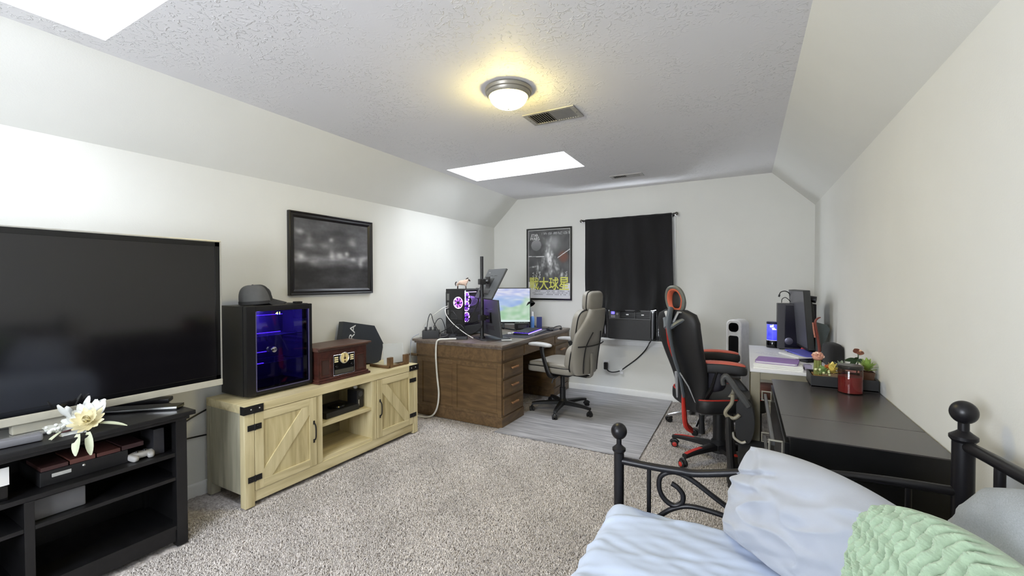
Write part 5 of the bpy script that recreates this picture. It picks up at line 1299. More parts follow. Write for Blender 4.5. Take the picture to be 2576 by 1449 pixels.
# ------------------------------------------------------------------ low curved black frame seat by the white desk leg
t = thing('folding_floor_chair', 'low black chair with curved grey plastic frame before the white desk leg', 'chair', (2.96, -1.83, 0))
gf = mat('frame_grey', (74, 75, 76), .42, var=.04); bkm = mat('panel_black', (30, 30, 31), .5)
def sweep(pts, r, **k): b = B(); b.tube(pts, r, 10, smooth=6, **k); return b
for y in (-1.90, -1.62):
    sweep([(2.872, y, .655), (2.868, y, .69), (2.885, y, .712), (2.915, y, .68), (2.95, y, .625), (2.985, y, .58), (3.015, y, .535)], [.016, .019, .021, .021, .022, .024, .022], squash=(1.2, .9)).build('back_arm', gf, t)
    sweep([(2.925, y, .60), (2.92, y, .545), (2.885, y, .485), (2.895, y, .455), (2.935, y, .448), (2.965, y, .475)], .012).build('loop_brace', mat('brace_beige', (138, 132, 114), .4), t)
    sweep([(2.922, y, .0), (2.920, y, .10), (2.908, y, .28), (2.903, y, .42), (2.90, y, .455)], [.030, .029, .028, .026, .014], squash=(1, .8)).build('leg', bkm, t)
rings = []
for z, xl, xr in ((.545, 2.995, 3.015), (.575, 2.965, 3.02), (.54, 2.945, 3.032), (.48, 2.945, 3.044), (.43, 2.94, 3.048), (.38, 2.94, 3.046), (.33, 2.945, 3.036), (.295, 2.96, 3.02)):
    rings.append([(xl, -1.885, z), (xr, -1.885, z), (xr + .006, -1.76, z), (xr, -1.635, z), (xl, -1.635, z), (xl + .02, -1.76, z)])
b = B(); b.ring_loft(rings[1:]); b.build('back_panel', bkm, t, smooth=50)
sweep([(2.925, -1.905, .36), (2.935, -1.905, .325), (2.975, -1.905, .30), (3.0, -1.905, .31)], .008).build('trim', mat('trim_pale', (176, 172, 160), .4), t)
b = B(); b.pad(.26, .30, .14, Tm(3.085, -1.80, .20), .4, .35); b.build('seat', black_cloth, t, smooth=70)
b = B(); b.pad(.22, .30, .13, Tm(3.00, -1.80, .062), .45, .4); b.build('base', bkm, t, smooth=70)
b = B(); b.box(2.93, 3.02, -1.83, -1.69, .26, .30, bev=.01); b.build('hinge_block', bkm, t)

# ================================================================== RIGHT WALL
# ------------------------------------------------------------------ white desk with champagne metal frame
t = thing('metal_frame_desk', 'white topped desk with champagne metal legs against the right wall', 'desk', (3.29, -1.13, 0))
cham = mat('champagne_metal', (142, 136, 118), .42, .25, var=.04); WX0, WX1, WY0, WY1, WZ = 3.022, 3.563, -1.73, -.54, .745
B().box(WX0, WX1, WY0, WY1, WZ - .02, WZ, bev=.003).build('desktop', mat('white_laminate', (226, 226, 230), .35, var=.02), t)
for x in (WX0 + .004, WX1 - .060):
    for y in (WY0 + .004, WY1 - .058): B().box(x, x + .056, y, y + .054, 0, WZ - .02, bev=.004).build('leg', cham, t)
for q in ((WX0 + .06, WX1 - .06, WY0 + .01, WY0 + .05), (WX0 + .06, WX1 - .06, WY1 - .05, WY1 - .01), (WX0 + .008, WX0 + .05, WY0 + .058, WY1 - .058), (WX1 - .05, WX1 - .008, WY0 + .058, WY1 - .058)):
    B().box(*q, WZ - .068, WZ - .02, bev=.003).build('apron', cham, t)
# papers and books
for i, (z0, dx_, dy_, rz) in enumerate(((0, 0, 0, -3), (.0095, .006, .01, -5), (.019, -.002, .016, -2))):
    o = B().box(-.138, .138, -.10, .115, 0, .009, bev=.001, M=Tm(3.185 + dx_, -1.605 + dy_, WZ + z0, rz=R_(rz))).build('paper_pad', paper)
    tag(o, ['bottom white paper pad of the stack at the desk edge', 'middle white paper pad of the stack at the desk edge', 'top white paper pad of the stack under the purple notebook'][i], 'paper pad', 'paper pads on the white desk')
t = thing('purple_notebook', 'purple covered notebook lying on the white paper pads', 'notebook', (3.19, -1.55, WZ + .0285))
Mn = Tm(3.185, -1.555, WZ + .0285, rz=R_(-8))
B().prism(rrect(.122, -.10, .115, .02), .003, Mn).build('cover', mat('cover_purple', (142, 112, 172), .55), t, smooth=0); B().prism(rrect(.118, -.096, .111, .018), .008, Mn @ Tm(0, 0, .003)).build('pages', paper, t, smooth=0); B().prism(rrect(.122, -.10, .115, .02), .003, Mn @ Tm(0, 0, .011)).build('cover', bpy.data.materials['cover_purple'], t, smooth=0)
def lined(u, v):
    c = np.full(u.shape + (3,), 226.0); c[..., 2] += 6
    rg = np.random.default_rng(2); k = rg.random((64, 64))
    ln = (np.abs((v * 11) % 1 - .5) < .16) & (u > .08) & (u < .93) & (v > .05) & (v < .95) & (k[(u * 24).astype(int), (v * 11).astype(int)] > .22); c[ln] = (176, 178, 190); return c
o = paint_panel('printed_sheet', Tm(3.20, -.95, WZ + .0012, rz=R_(-38)), .20, .27, 60, 70, lined, painted('sheet_print', .8)); tag(o, 'sheet of printed lines lying on the white desk', 'paper')
t = thing('blue_tablet', 'blue backed flat tablet leaning on a white pad beside the sheet', 'tablet', (3.40, -1.0, WZ))
Mt_ = Tm(3.395, -1.0, WZ + .018, rz=R_(28), rx=R_(4))
B().prism(rrect(.075, -.13, .13, .012), .008, Mt_).build('shell', mat('tablet_blue', (100, 102, 196), .35), t, smooth=0)
B().box(-.10, .06, -.125, .13, .001, .014, bev=.002, M=Tm(3.375, -1.02, WZ, rz=R_(26))).build('white_pad', paper, t)
o = B().box(-.012, .09, -.13, .16, 0, .010, bev=.002, M=Tm(3.42, -1.17, WZ + .001, rz=R_(-50))).build('black_folder', black_gloss); tag(o, 'black flat folder between the blue tablet and the cactus', 'folder')
o = B().box(-.02, .02, -.02, .02, 0, .036, bev=.003, M=Tm(3.352, -1.60, WZ, rz=R_(10))).build('glass_cube', mat('cube_lilac', (150, 144, 168), .2)); tag(o, 'small lilac grey cube at the right end of the paper pads', 'ornament')
o = B().pad(.035, .03, .045, Tm(3.405, -.82, WZ + .0225), .6, .7).build('red_eraser', mat('eraser_red', (170, 44, 50), .45)); tag(o, 'little red object standing in front of the black monitor', 'eraser')
# jellyfish lamp
t = thing('jellyfish_lamp', 'glowing blue cylinder lamp with white jellyfish shapes', 'lamp', (3.205, -.60, WZ))
c0 = (3.205, -.60, WZ)
B().lathe([(.001, 0), (.049, 0), (.050, .004), (.050, .060), (.048, .064), (.001, .064)], c0, 32).build('base', black_gloss, t)
def jelly(u, v):
    n = vnoise(u * 6, v * 3, 1.3, 77)
    c = np.zeros(u.shape + (3,)); c[:] = np.stack([70 + 22 * n + 24 * v, 74 + 22 * n + 24 * v, 222 + 0 * u], -1)
    for cx, cy, sx, sy in ((.70, .86, .045, .07), (.755, .74, .04, .05), (.78, .68, .05, .03), (.745, .92, .012, .1), (.20, .7, .05, .07), (.45, .8, .04, .06)):
        q = ((u - cx) / sx) ** 2 + ((v - cy) / sy) ** 2 + .5 * vnoise(u, v, 30, 5) < 1; c[q] = (246, 246, 255)
    c[(v < .03) | (v > .97)] = (226, 226, 255); return c
P = []; nu, nv = 64, 30
us, vs2 = np.meshgrid(np.arange(nu + 1) / nu, np.arange(nv + 1) / nv, indexing='ij')
b = B(); b.grid([[(c0[0] + .047 * math.cos(2 * math.pi * u), c0[1] + .047 * math.sin(2 * math.pi * u), c0[2] + .064 + .145 * v) for u, v in zip(ru, rv)] for ru, rv in zip(us, vs2)])
o = b.build('tank', painted('jelly_glow', .2, 1.15), t, smooth=60)
col = jelly(us, vs2).reshape(-1, 3); at = o.data.color_attributes.new('Col', 'FLOAT_COLOR', 'POINT'); c4 = np.ones((len(col), 4)); c4[:, :3] = np.where(col / 255 <= .04045, col / 255 / 12.92, ((col / 255 + .055) / 1.055) ** 2.4); at.data.foreach_set('color', c4.astype(np.float32).ravel())
B().lathe([(.001, .206), (.049, .206), (.05, .210), (.05, .222), (.046, .226), (.001, .226)], c0, 32).build('lid', mat('lid_navy', (30, 30, 76), .3), t)
# black computer case
t = thing('mini_computer', 'plain black computer case behind the tilted monitor on the white desk', 'computer', (3.39, -.70, WZ))
b = B(); b.box(3.232, 3.505, -.70, -.562, WZ + .008, 1.135, bev=.005); b.build('case', mat('case_charcoal', (52, 50, 56), .45), t)
B().box(3.285, 3.495, -.706, -.699, WZ + .02, 1.12, bev=.003).build('front_panel', mat('case_navy', (15, 14, 32), .18), t)
b = B(); b.lathe([(.03, 0), (.03, .004), (.02, .006), (.001, .006)], (3.315, -.706, .82), 20, Matrix.Rotation(R_(90), 4, 'X')); b.build('dial', mat('dial_grey', (84, 82, 98), .3, .5), t)
for x in (3.25, 3.47):
    B().box(x, x + .03, -.69, -.57, WZ, WZ + .01).build('foot', black_plastic, t)
# tilted monitor
fN2 = Vector((-.99, -.13, 0)).normalized(); yv = (Vector((0, 0, 1)) + fN2 * .075).normalized(); xl = yv.cross(fN2).normalized()
cM = Vector((3.368, -.80, 1.022)); MM = frame(cM, xl, yv)
tm = monitor('desk_monitor', 'thick black desktop monitor seen edge on at the right wall', MM, .46, .46, mat('grey_screen', (84, 84, 92), .3, var=.02), mat('desk_monitor_back', (46, 47, 46), .45), thick=.045)  # screen colour greyed to imitate the bright wall reflected in it
b = B(); b.pad(.30, .30, .05, MM @ Tm(0, 0, -.06), .4, .4); b.build('rear_bulge', mat('bulge', (44, 45, 44), .5), tm)
b = B(); b.tube([MM @ Vector((0, -.10, -.07)), MM @ Vector((0, -.20, -.075)), (cM.x + .055, cM.y + .01, WZ + .012)], .02, 10); b.build('neck', black_plastic, tm)
b = B(); b.prism(rrect(.12, -.09, .09, .04), .012, Tm(cM.x + .03, cM.y, WZ, rz=R_(76))); b.build('foot', black_gloss, tm)
t = thing('webcam', 'black cylindrical camera clipped behind the desk monitor top', 'camera', (3.46, -.86, 1.17))
B().cyl((3.40, -.885, 1.19), (3.478, -.905, 1.178), .026, seg=20).build('barrel', black_plastic, t); B().box(3.40, 3.43, -.92, -.86, 1.14, 1.17, bev=.004).build('clip', black_plastic, t)
t = thing('gooseneck_microphone', 'thin black curved wire microphone left of the desk monitor top', 'microphone', (3.30, -.64, 1.16))
B().tube([(3.345, -.60, 1.15), (3.325, -.60, 1.215), (3.295, -.60, 1.238), (3.262, -.60, 1.23), (3.25, -.60, 1.205)], .004, 8, smooth=5).build('neck', cable_black, t); B().cyl((3.252, -.60, 1.208), (3.247, -.60, 1.188), .0075, seg=12).build('capsule', black_plastic, t)
B().tube([(3.34, -.60, 1.14), (3.30, -.60, 1.182), (3.272, -.60, 1.17), (3.268, -.60, 1.138)], .003, 8, smooth=5).build('cord', cable_black, t)
# leaning slate tablet and red band
t = thing('slate_tablet', 'dark grey green slab leaning by the right wall beside the red band', 'tablet', (3.52, -1.12, WZ))
Msl = frame((3.47, -1.12, .0), (1, .12, 0), (0, .10, 1)); B().prism([(.0, 1.02), (.075, .998), (.092, .968), (.035, .80), (.015, .765), (0, .765)], .012, Msl).build('slab', mat('slate_green', (62, 70, 70), .4), t, smooth=0)
B().box(3.47, 3.54, -1.13, -1.04, WZ, WZ + .03, bev=.006).build('foot', black_plastic, t)
t = thing('red_holder', 'upright reddish brown band holder behind the cactus', 'holder', (3.455, -1.14, WZ))
b = B(); b.tube([(3.452, -1.145, WZ + .02), (3.47, -1.15, .82), (3.458, -1.15, .92), (3.444, -1.15, 1.02), (3.458, -1.15, 1.05), (3.476, -1.15, 1.06)], [.02, .017, .016, .014, .010, .005], 8, smooth=5, squash=(1.2, .6)); b.build('band', mat('band_red', (112, 48, 36), .5), t)
b = B(); b.tube([(3.43, -1.152, 1.02), (3.436, -1.155, .96), (3.444, -1.155, .91)], .006, 8, smooth=4); b.build('band_edge', mat('band_pale', (166, 104, 84), .5), t)
B().box(3.43, 3.49, -1.19, -1.11, WZ, WZ + .02, bev=.006).build('foot', mat('foot_brown', (70, 44, 38), .5), t)
o = B().pad(.09, .20, .16, Tm(3.515, -1.38, WZ + .08, rz=R_(8)), .5, .5).build('black_pouch', black_cloth); tag(o, 'soft black pouch against the wall behind the plants', 'bag')  # dark pad added where the wall lies in the monitor's shadow
# stool under the desk
t = thing('brown_stool', 'brown cushioned stool tucked beneath the white desk', 'stool', (3.19, -1.25, 0))
b = B(); b.pad(.22, .30, .09, Tm(3.17, -1.25, .50), .5, .4); b.build('seat', mat('stool_brown', (112, 70, 60), .55, var=.15), t, smooth=70)
for x in (3.09, 3.25):
    for y in (-1.36, -1.14): B().cyl((x, y, 0), (x, y, .47), .014, seg=10).build('leg', black_metal, t)
# air purifier on the floor behind the desk
t = thing('tower_heater', 'white tower heater with black oval front by the back wall', 'heater', (2.93, -.27, 0))
MP_ = Tm(2.928, -.27, 0, rz=R_(-24))
def rr2(hx, hz0, hz1, r): return rrect(hx, hz0, hz1, r, 8)
b = B(); b.prism(rr2(.072, .02, .955, .05), .17, MP_ @ Matrix(((1, 0, 0, 0), (0, 0, -1, .085), (0, 1, 0, 0), (0, 0, 0, 1)))); o = b.build('housing', white_plastic, t, smooth=40)
mo = o.modifiers.new('bev', 'BEVEL'); mo.width = .012; mo.segments = 3; mo.limit_method = 'ANGLE'
b = B(); b.prism(rr2(.046, .14, .80, .02), .004, MP_ @ Matrix(((1, 0, 0, 0), (0, 0, -1, -.084), (0, 1, 0, 0), (0, 0, 0, 1)))); b.build('grille', mat('heater_grille', (12, 12, 14), .35), t, smooth=0)
b = B(); b.prism(rr2(.046, .838, .925, .035), .004, MP_ @ Matrix(((1, 0, 0, 0), (0, 0, -1, -.084), (0, 1, 0, 0), (0, 0, 0, 1)))); b.build('display_window', black_gloss, t, smooth=0)
b = B(); b.lathe([(.001, 0), (.11, 0), (.11, .012), (.08, .02), (.001, .02)], (2.928, -.27, 0), 32); b.build('base', white_plastic, t)

# ------------------------------------------------------------------ black dresser
t = thing('black_dresser', 'long glossy black dresser along the right wall behind the bed end', 'dresser', (3.34, -2.73, 0))
dk = mat('dresser_black', (13, 13, 14), .32, var=.03); dtop = mat('dresser_top', (60, 56, 55), .24, spec=.7, var=.08, scale=6, bump=.05, bscale=200)  # top colour lifted to grey in place of the walls' reflection
DX0, DX1, DY0, DY1, DT = 3.123, 3.562, -3.205, -2.215, .785
B().box(DX0 + .012, DX1 - .004, DY0 + .001, DY1 - .001, .06, DT - .005).build('carcass', dk, t, smooth=0)
B().box(DX0 + .03, DX1 - .02, DY0 + .03, DY1 - .03, 0, .06).build('plinth', dk, t, smooth=0)
for ya, yb in ((DY0, -2.934), (-2.931, DY1)): B().box(DX0, DX1, ya, yb, DT - .005, DT, bev=.001).build('top_board', dtop, t)
for z0, z1 in ((.08, .30), (.31, .53), (.54, .755)):
    d = B().box(DX0 - .004, DX0 + .014, DY0 + .02, DY1 - .02, z0, z1, bev=.002).build('drawer', dk, t)
    zc = z1 - .05; hb = mat('pull_grey', (110, 110, 112), .35, .7); he = mat('pull_end', (168, 166, 156), .35, .6)
    B().box(DX0 - .040, DX0 - .026, -3.08, -2.31, zc - .004, zc + .016, bev=.003).build('handle', hb, d)
    for yy in (-3.10, -2.29):
        b = B(); b.tube([(DX0 - .046, yy, zc - .025), (DX0 - .004, yy, zc - .025), (DX0 - .004, yy, zc + .022), (DX0 - .046, yy, zc + .022)], .0055, 6, closed=True); b.build('handle_mount', he, d)
# planter tray
t = thing('planter_tray', 'black tray planter with wooden insert on the black dresser', 'tray', (3.425, -2.22, DT))
tx0, tx1, ty0_, ty1_ = 3.29, 3.562, -2.325, -2.135
b = B()
for q in ((tx0, tx1, ty0_, ty0_ + .008), (tx0, tx1, ty1_ - .008, ty1_), (tx0, tx0 + .008, ty0_ + .008, ty1_ - .008), (tx1 - .008, tx1, ty0_ + .008, ty1_ - .008)): b.box(*q, DT, DT + .058, bev=.002)
b.box(tx0, tx1, ty0_, ty1_, DT, DT + .008); b.build('tray', black_plastic, t)
B().box(tx0 + .02, tx1 - .01, ty0_ + .012, ty1_ - .012, DT + .008, DT + .046, bev=.002).build('insert', wood('tray_wood', (120, 88, 48), (186, 146, 88), (20, 6, 20), .5), t)
zt_ = DT + .046
t = thing('grafted_cactus', 'green column cactus with a pink flowering crown', 'cactus', (3.332, -2.21, zt_))
P = []
for i in range(14):
    z = .075 * i / 13; r = .0165 * (1 - .12 * (i / 13) ** 3)
    P.append([(3.332 + r * (1 + .13 * math.cos(9 * a)) * math.cos(a), -2.21 + r * (1 + .13 * math.cos(9 * a)) * math.sin(a), zt_ + z) for a in np.linspace(0, 2 * math.pi, 54, endpoint=False)])
b = B(); b.ring_loft(P); b.build('stem', mat('cactus_green', (116, 122, 62), .6), t, smooth=60)
pk = mat('cactus_pink', (196, 142, 122), .6, var=.12); b = B(); b.ball((3.332, -2.21, zt_ + .092), .024, (1, 1, .8), 20); b.build('crown', pk, t)
for i in range(16):
    a = i * 2.4; e = .2 + 1.1 * (i / 16); d = Vector((math.cos(a) * math.cos(e), math.sin(a) * math.cos(e), math.sin(e)))
    B().ball(Vector((3.332, -2.21, zt_ + .09)) + d * .024, .008, seg=8).build('bud', pk if i % 3 else mat('bud_pale', (226, 190, 170), .6), t)
def leafy(name, label, c, n, r, ls, lw, mtl, h0=.0, up=.5, cat='plant', pot=None):
    t = thing(name, label, cat, (c[0], c[1], c[2]))
    z = c[2]
    if pot:
        b = B(); pw, pd, ph = pot; b.ring_loft([[(c[0] + sx * pw * k, c[1] + sy * pd * k, z + zz) for sx, sy in ((-1, -1), (1, -1), (1, 1), (-1, 1))] for k, zz in ((.85, 0), (1, ph), (.9, ph), (.85, ph - .008))]); b.build('pot', mat(name + '_pot', (74, 50, 34), .6), t, smooth=0); z += ph
    for i in range(n):
        a = i * 2.399; e = up * (.3 + 1.2 * i / n); d = Vector((math.cos(a) * math.cos(e), math.sin(a) * math.cos(e), math.sin(e)))
        o0 = Vector((c[0], c[1], z + h0 + .015 * i / n)); side = d.cross(Vector((0, 0, 1))).normalized(); nn = side.cross(d)
        P = []
        for k in range(5):
            q = k / 4; wv_ = lw * math.sin(math.pi * min(.97, .12 + .85 * q))
            P.append([o0 + d * (r * .2 + ls * q) + side * wv_ * s + nn * (.25 * wv_ * abs(s) - .12 * ls * q * q) for s in (-1, -.5, 0, .5, 1)])
        b = B(); b.grid(P); b.build('leaf', mtl, t, smooth=80)
    return t
gn = mat('succulent_green', (142, 170, 104), .5, var=.15); dg = mat('deep_green', (58, 78, 52), .5, var=.15); yl = mat('bloom_yellow', (224, 206, 112), .5, var=.1); og = mat('bloom_orange', (214, 122, 64), .5, var=.1); lg_m = mat('light_green', (150, 176, 92), .5, var=.2)
ts = leafy('succulent', 'pale green budded succulent in front of the cactus', (3.346, -2.265, zt_), 16, .03, .03, .010, gn, .012, .9)
for i in range(9):
    a = i * 2.4; B().ball((3.346 + .03 * math.cos(a), -2.265 + .024 * math.sin(a), zt_ + .012 + .03 * ((i * 37) % 10) / 10), .0062, seg=8).build('bud', mat('bud_cream', (212, 218, 166), .5), ts)
leafy('yellow_flower', 'small yellow flowered plant beside the succulent', (3.39, -2.24, zt_), 12, .02, .045, .012, yl, .015, 1.1)
leafy('orange_flower', 'tiny orange flower between the succulent and yellow flower', (3.37, -2.22, zt_), 9, .012, .026, .009, og, .02, 1.0)
leafy('grey_rosette', 'grey green rosette plant behind the jar candle', (3.43, -2.22, zt_), 14, .02, .05, .014, mat('rosette', (120, 132, 118), .5, var=.2), .02, 1.0)
leafy('grass_pot', 'light green leafy plant in a square brown pot', (3.530, -2.25, zt_ - .0), 22, .02, .052, .012, lg_m, 0, 1.1, pot=(.026, .03, .042))
t = thing('tall_orchid', 'tall dark leaved plant with a brown bloom against the wall', 'plant', (3.502, -2.18, zt_))
B().tube([(3.50, -2.18, zt_), (3.505, -2.18, zt_ + .06), (3.508, -2.18, zt_ + .13)], .003, 6, smooth=4).build('stem', dg, t)
def blade(o0, d, ln, wd, mtl, nm):
    d = Vector(d).normalized(); side = d.cross(Vector((0, 1, .2))).normalized(); P = []
    for k in range(7):
        q = k / 6; w_ = wd * math.sin(math.pi * min(.98, .08 + .9 * q)); P.append([Vector(o0) + d * ln * q + side * w_ * s + Vector((0, -.02 * q * q, -.15 * ln * q * q)) for s in (-1, -.4, .4, 1)])
    b = B(); b.grid(P); b.build(nm, mtl, t, smooth=80)
blade((3.508, -2.18, zt_ + .12), (-.45, -.2, .7), .042, .015, mat('bloom_brown', (132, 78, 62), .5), 'petal'); blade((3.508, -2.18, zt_ + .112), (.25, -.3, .65), .035, .016, mat('bloom_brown2', (150, 96, 78), .5), 'petal'); B().ball((3.513, -2.195, zt_ + .135), .007, seg=10).build('bloom_centre', mat('bloom_pale', (220, 176, 140), .5), t)
for d, ln, wd in (((-.8, -.1, .1), .06, .012), ((-.5, -.2, -.3), .05, .013), ((.6, -.2, .0), .035, .012), ((-.3, -.3, .5), .03, .012)): blade((3.503, -2.18, zt_ + .085), d, ln, wd, dg, 'leaf')
for d in ((-.5, -.3, .6), (.4, -.4, .5), (0, -.5, .7), (.2, -.3, .2)): blade((3.508, -2.20, zt_ + .05), d, .03, .012, mat('bract_pale', (202, 212, 160), .5), 'bract')
# jar candle
t = thing('jar_candle', 'clear jar candle of dark pink wax on the black dresser', 'candle', (3.44, -2.385, DT))
cc = (3.44, -2.385, DT)
B().lathe([(.001, .0), (.045, 0), (.050, .004), (.050, .108), (.047, .118), (.0455, .118), (.0475, .108), (.0475, .006), (.001, .006)], cc, 36).build('jar', pane('candle_glass', (236, 214, 210), .03), t, smooth=50)
B().lathe([(.001, .0062), (.047, .0062), (.047, .082), (.04, .079), (.001, .078)], cc, 36).build('wax', mat('wax_pink', (132, 64, 68), .4, var=.15, scale=30), t, smooth=40)
B().lathe([(.001, .118), (.049, .118), (.051, .121), (.051, .132), (.047, .136), (.001, .137)], cc, 36).build('lid', mat('lid_dark', (52, 50, 48), .3, .5), t)

# ================================================================== DAYBED
t = thing('iron_daybed', 'black iron daybed with ball finials and scroll end panel', 'daybed', (3.05, -4.45, 0))
im = mat('daybed_iron', (24, 23, 27), .36, .3, var=.04)
EY = -3.43; FY = -5.42
def post(x, y, top, r):
    b = B(); b.cyl((x, y, 0), (x, y, top - .075), r, seg=20); b.lathe([(r, -.080), (r + .006, -.072), (r + .006, -.064), (r * .8, -.056), (r * .5, -.050), (r * .5, -.03)], (x, y, top), 22); p_ = b.build('post', im, t)
    b = B(); b.lathe([(r * .5, -.048), (r * .75, -.040)] + [(.0285 * math.cos(a), -.0265 + .0285 * math.sin(a) * 1.05) for a in np.linspace(-1.0, 1.55, 14)], (x, y, top + .024), 26); b.build('finial', im, p_)
for y in (EY, FY): post(2.594, y, .785, .018); post(3.498, y, .985, .0225)
def pipe(name, pts, r, k=6, sm=True):
    b = B(); b.tube(pts, r, 18, smooth=k if sm else 0); return b.build(name, im, t)
for y in (EY, FY):
    pipe('top_rail', [(2.60, y, .676), (2.72, y, .676), (2.80, y, .680), (2.86, y, .684), (3.02, y, .722), (3.20, y, .756), (3.34, y, .768), (3.495, y, .771)], .0125)
    pipe('lower_rail', [(2.60, y, .36), (3.495, y, .36)], .011, sm=False)
    pipe('spindle', [(2.70, y, .36), (2.70, y, .672)], .0075, sm=False); pipe('spindle', [(3.39, y, .36), (3.39, y, .768)], .0075, sm=False)
    pipe('scroll', [(2.733, y, .505), (2.775, y, .542), (2.83, y, .566), (2.90, y, .566), (2.98, y, .553), (3.06, y, .52)], .0085)
    pipe('scroll', [(2.775, y, .632), (2.795, y, .622), (2.812, y, .60), (2.808, y, .572), (2.782, y, .557), (2.752, y, .572), (2.735, y, .605), (2.738, y, .645), (2.765, y, .668), (2.80, y, .672), (2.845, y, .655), (2.91, y, .615), (3.0, y, .56), (3.10, y, .50)], .0085)
    pipe('scroll', [(3.33, y, .66), (3.30, y, .65), (3.285, y, .61), (3.32, y, .58), (3.36, y, .60), (3.37, y, .65), (3.33, y, .70), (3.25, y, .67), (3.15, y, .60), (3.05, y, .52)], .0085)
pipe('back_rail', [(3.503, EY, .895), (3.503, -3.6, .912), (3.503, -3.9, .935), (3.503, -4.42, .95), (3.503, -5.0, .935), (3.503, FY, .895)], .0145)
pipe('back_rail', [(3.503, EY, .36), (3.503, FY, .36)], .011, sm=False)
for y in np.linspace(-3.60, -5.25, 12): pipe('back_spindle', [(3.503, y, .36), (3.503, y, .908 + .03 * math.sin((y + 3.43) / -1.99 * math.pi))], .010, sm=False)
for x in (2.60, 3.49): B().box(x - .012, x + .012, FY, EY, .25, .30, bev=.003).build('side_rail', im, t)
for y in np.linspace(-3.6, -5.25, 10): B().box(2.61, 3.48, y - .03, y + .03, .295, .305).build('slat', im, t, smooth=0)
# mattress under a pale blue sheet
blue = mat('sheet_blue', (182, 194, 216), .8, var=.03, scale=4, bump=.15, bscale=1500, sheen=.2)
nu, nv = 130, 240; P = np.zeros((nu, nv, 3)); bx0, bx1, by0, by1, bz0, bz1 = 2.578, 3.478, -5.36, -3.462, .306, .545
def wr(x, y):
    s = noise.noise(Vector((x * 3.0, y * 9.0 + x * 3, 1.7))) * .010 + noise.noise(Vector((x * 6 + y * 2, y * 26 + x * 9, 5.1))) * .006
    s += noise.noise(Vector((x * 5 + y * 3, y * 44 - x * 10, 7.7))) * .0035 + .006 * max(0, 1 - abs(noise.noise(Vector((x * 2.2 + 3, y * 7 - x * 2, 4.4)))) * 5)
    e = max(0, 1 - (x - bx0) / .30); s += e * .010 * noise.noise(Vector((x * 8 + y * 20, y * 7, 9.3)))
    return s
prof = []
for i in range(nu):
    q = i / (nu - 1); P_ = (q - .5) * (bx1 - bx0 + .44)
    prof.append(P_)
for i in range(nu):
    s = prof[i]; hw = (bx1 - bx0) / 2; r = .05; cx = (bx0 + bx1) / 2; a = abs(s)
    flat = hw - r; arc = r * math.pi / 2
    if a <= flat: dx_, dz_, n_ = a, 0, (0, 1)
    elif a <= flat + arc: th_ = (a - flat) / r; dx_, dz_ = flat + r * math.sin(th_), -r * (1 - math.cos(th_))
    else: dx_, dz_ = hw, -r - (a - flat - arc)
    for j in range(nv):
        v = j / (nv - 1); y = by0 + (by1 - by0) * v; ed = min(1, (by1 - y) / .045, (y - by0) / .045)
        dend = -.05 * (1 - math.sqrt(max(0, 1 - (1 - max(ed, 0)) ** 2)))
        x = cx + math.copysign(dx_, s); wv2 = wr(x, y)
        P[i, j] = (x + (math.copysign(wv2 * .8, s) if dz_ < -r * .5 else 0), y, bz1 + .012 * math.exp(-((y - by1) / .10) ** 2 - ((x - bx0) / .12) ** 2) + dz_ * (1 if dz_ > -r else 1) + dend + (wv2 if dz_ > -r else 0))
b = B(); b.grid(P); b.box(bx0 + .02, bx1 - .02, by0 + .02, by1 - .004, bz0, bz1 - .03, bev=.02)
tag(b.build('mattress', blue, smooth=80), 'mattress with a wrinkled pale blue fitted sheet on the daybed', 'mattress')
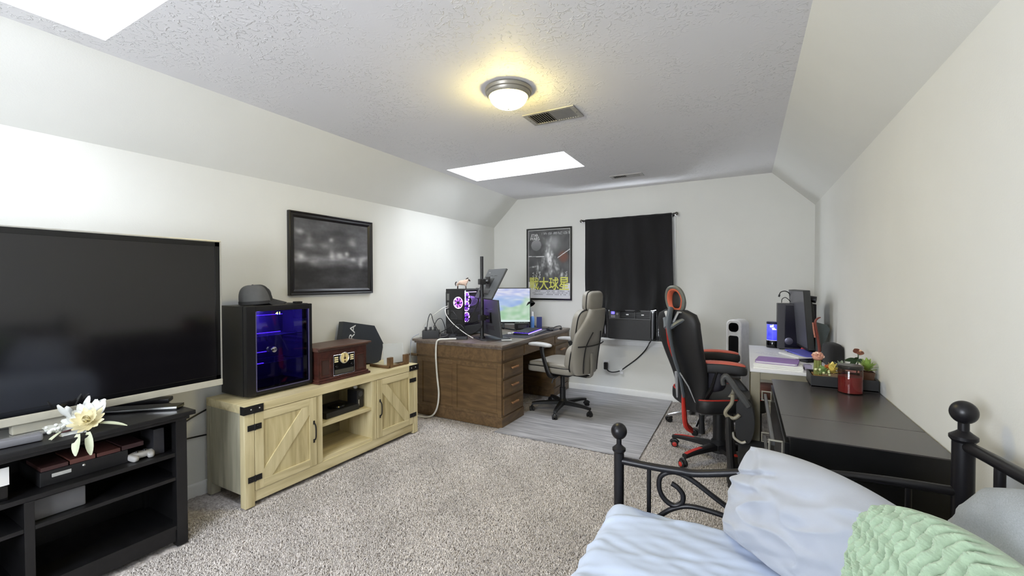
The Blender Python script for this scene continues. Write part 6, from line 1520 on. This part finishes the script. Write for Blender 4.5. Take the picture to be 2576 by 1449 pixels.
def cushion(name, label, BL, BR, TR, TL, thick, mtl, seed=0, wrk=.012, nu=70, nv=70, front=None, rnd=.45, bow=0.0, creases=(), cat='pillow'):
    BL, BR, TR, TL = map(Vector, (BL, BR, TR, TL)); nrm = ((BR - BL).cross(TL - BL)).normalized()
    def pt(u, v, side):
        a_, c_ = 2 * u - 1, 2 * v - 1
        uu = .5 + .5 * a_ * math.sqrt(1 - rnd * c_ * c_ / 2); vv = .5 + .5 * c_ * math.sqrt(1 - rnd * a_ * a_ / 2)
        p = (BL * (1 - uu) + BR * uu) * (1 - vv) + (TL * (1 - uu) + TR * uu) * vv
        p = p + (TL - BL).normalized() * bow * (1 - a_ * a_) * v * v
        e = max(0, (1 - abs(2 * u - 1) ** 2.6)) * max(0, (1 - abs(2 * v - 1) ** 2.6))
        h = thick / 2 * e ** .5
        n_ = noise.noise(Vector((uu * 3 + seed, vv * 3, seed * 1.7))) * 1.0 + .6 * noise.noise(Vector((uu * 7 + vv * 4 + seed, vv * 8 - uu * 5, seed * 2.3)))
        rg_ = 1 - abs(noise.noise(Vector((uu * 2.2 + vv * 1.6 + seed, vv * 4.5 - uu * 3.2, seed * .9)))) * 2
        h += wrk * (n_ + .8 * max(0, rg_) ** 3) * min(1, e * 3 + .12)
        for u0, v0, u1, v1, wd_, am in creases:
            dx_, dy_ = u1 - u0, v1 - v0; q = max(0, min(1, ((uu - u0) * dx_ + (vv - v0) * dy_) / (dx_ * dx_ + dy_ * dy_)))
            dd = math.hypot(uu - u0 - q * dx_, vv - v0 - q * dy_); h += am * math.exp(-(dd / wd_) ** 2) * (1 - .6 * q)
        if front and side > 0: h += front(uu, vv) * min(1, e * 6)
        return p + nrm * side * h
    b = B()
    for s in (1, -1):
        k = 1 if s > 0 else .5
        n1, n2 = (nu, nv) if s > 0 else (30, 30)
        b.grid([[pt(i / n1, j / n2, s) for j in range(n2 + 1)] for i in range(n1 + 1)])
    o = b.build(name, mtl, smooth=80)
    tag(o, label, cat); return o
pb = mat('pillow_blue', (164, 168, 177), .85, var=.03, scale=5, bump=.2, bscale=900, sheen=.2)
cushion('blue_pillow', 'large pale blue grey pillow leaning on the daybed end rail', (2.935, -3.505, .55), (3.31, -3.85, .55), (3.385, -3.80, .785), (3.01, -3.455, .815), .20, pb, 3, .013, 110, 100, rnd=.06, bow=.035,
        creases=((.0, .66, .30, .80, .025, -.022), (.0, .60, .36, .66, .035, .016), (.05, .95, .22, .62, .03, -.014), (.10, .98, .32, .70, .03, .012), (.0, .45, .55, .62, .05, .010), (.30, .70, .75, .80, .05, -.012), (.12, .10, .45, .40, .04, .012), (.55, .15, .80, .5, .05, -.012), (.25, .05, .6, .3, .035, -.010)))
gm = mat('heather_grey', (168, 174, 180), .9, var=.14, scale=60, stretch=(1, 3, 14), bump=.3, bscale=500)
cushion('grey_pillow', 'heather grey pillow propped against the daybed back rail', (3.35, -4.30, .62), (3.38, -3.66, .57), (3.465, -3.62, .885), (3.45, -4.22, 1.05), .11, gm, 8, .009, 70, 70, rnd=.5)
knit = mat('knit_green', (158, 178, 152), .95, var=.10, scale=90, bump=.35, bscale=600, bdist=.003, sheen=.3)
def ribs(u, v):
    v = 2 * v - 1
    k = (u - .40 * u * v) * 23.0 + .20 * math.sin(v * 19 + u * 7) + .10 * noise.noise(Vector((u * 6, v * 8, 3.3))); ph = k % 1
    s = math.sin(math.pi * ph); fl = math.floor(k)
    st_ = .5 + .5 * math.sin(v * 40 + fl * 2.6 + 1.6 * noise.noise(Vector((fl * 3.7, v * 5, 0))))
    return .021 * s ** .8 * (.78 + .22 * st_) + .002 * noise.noise(Vector((u * 70, v * 70, 1.0)))
cushion('knit_pillow', 'sage green chunky knit cushion in the right foreground', (3.148, -4.05, .565), (3.314, -4.45, .59), (3.362, -4.11, .925), (3.242, -3.79, .845), .14, knit, 5, .005, 420, 440, front=ribs, rnd=.22, bow=.02, cat='cushion')
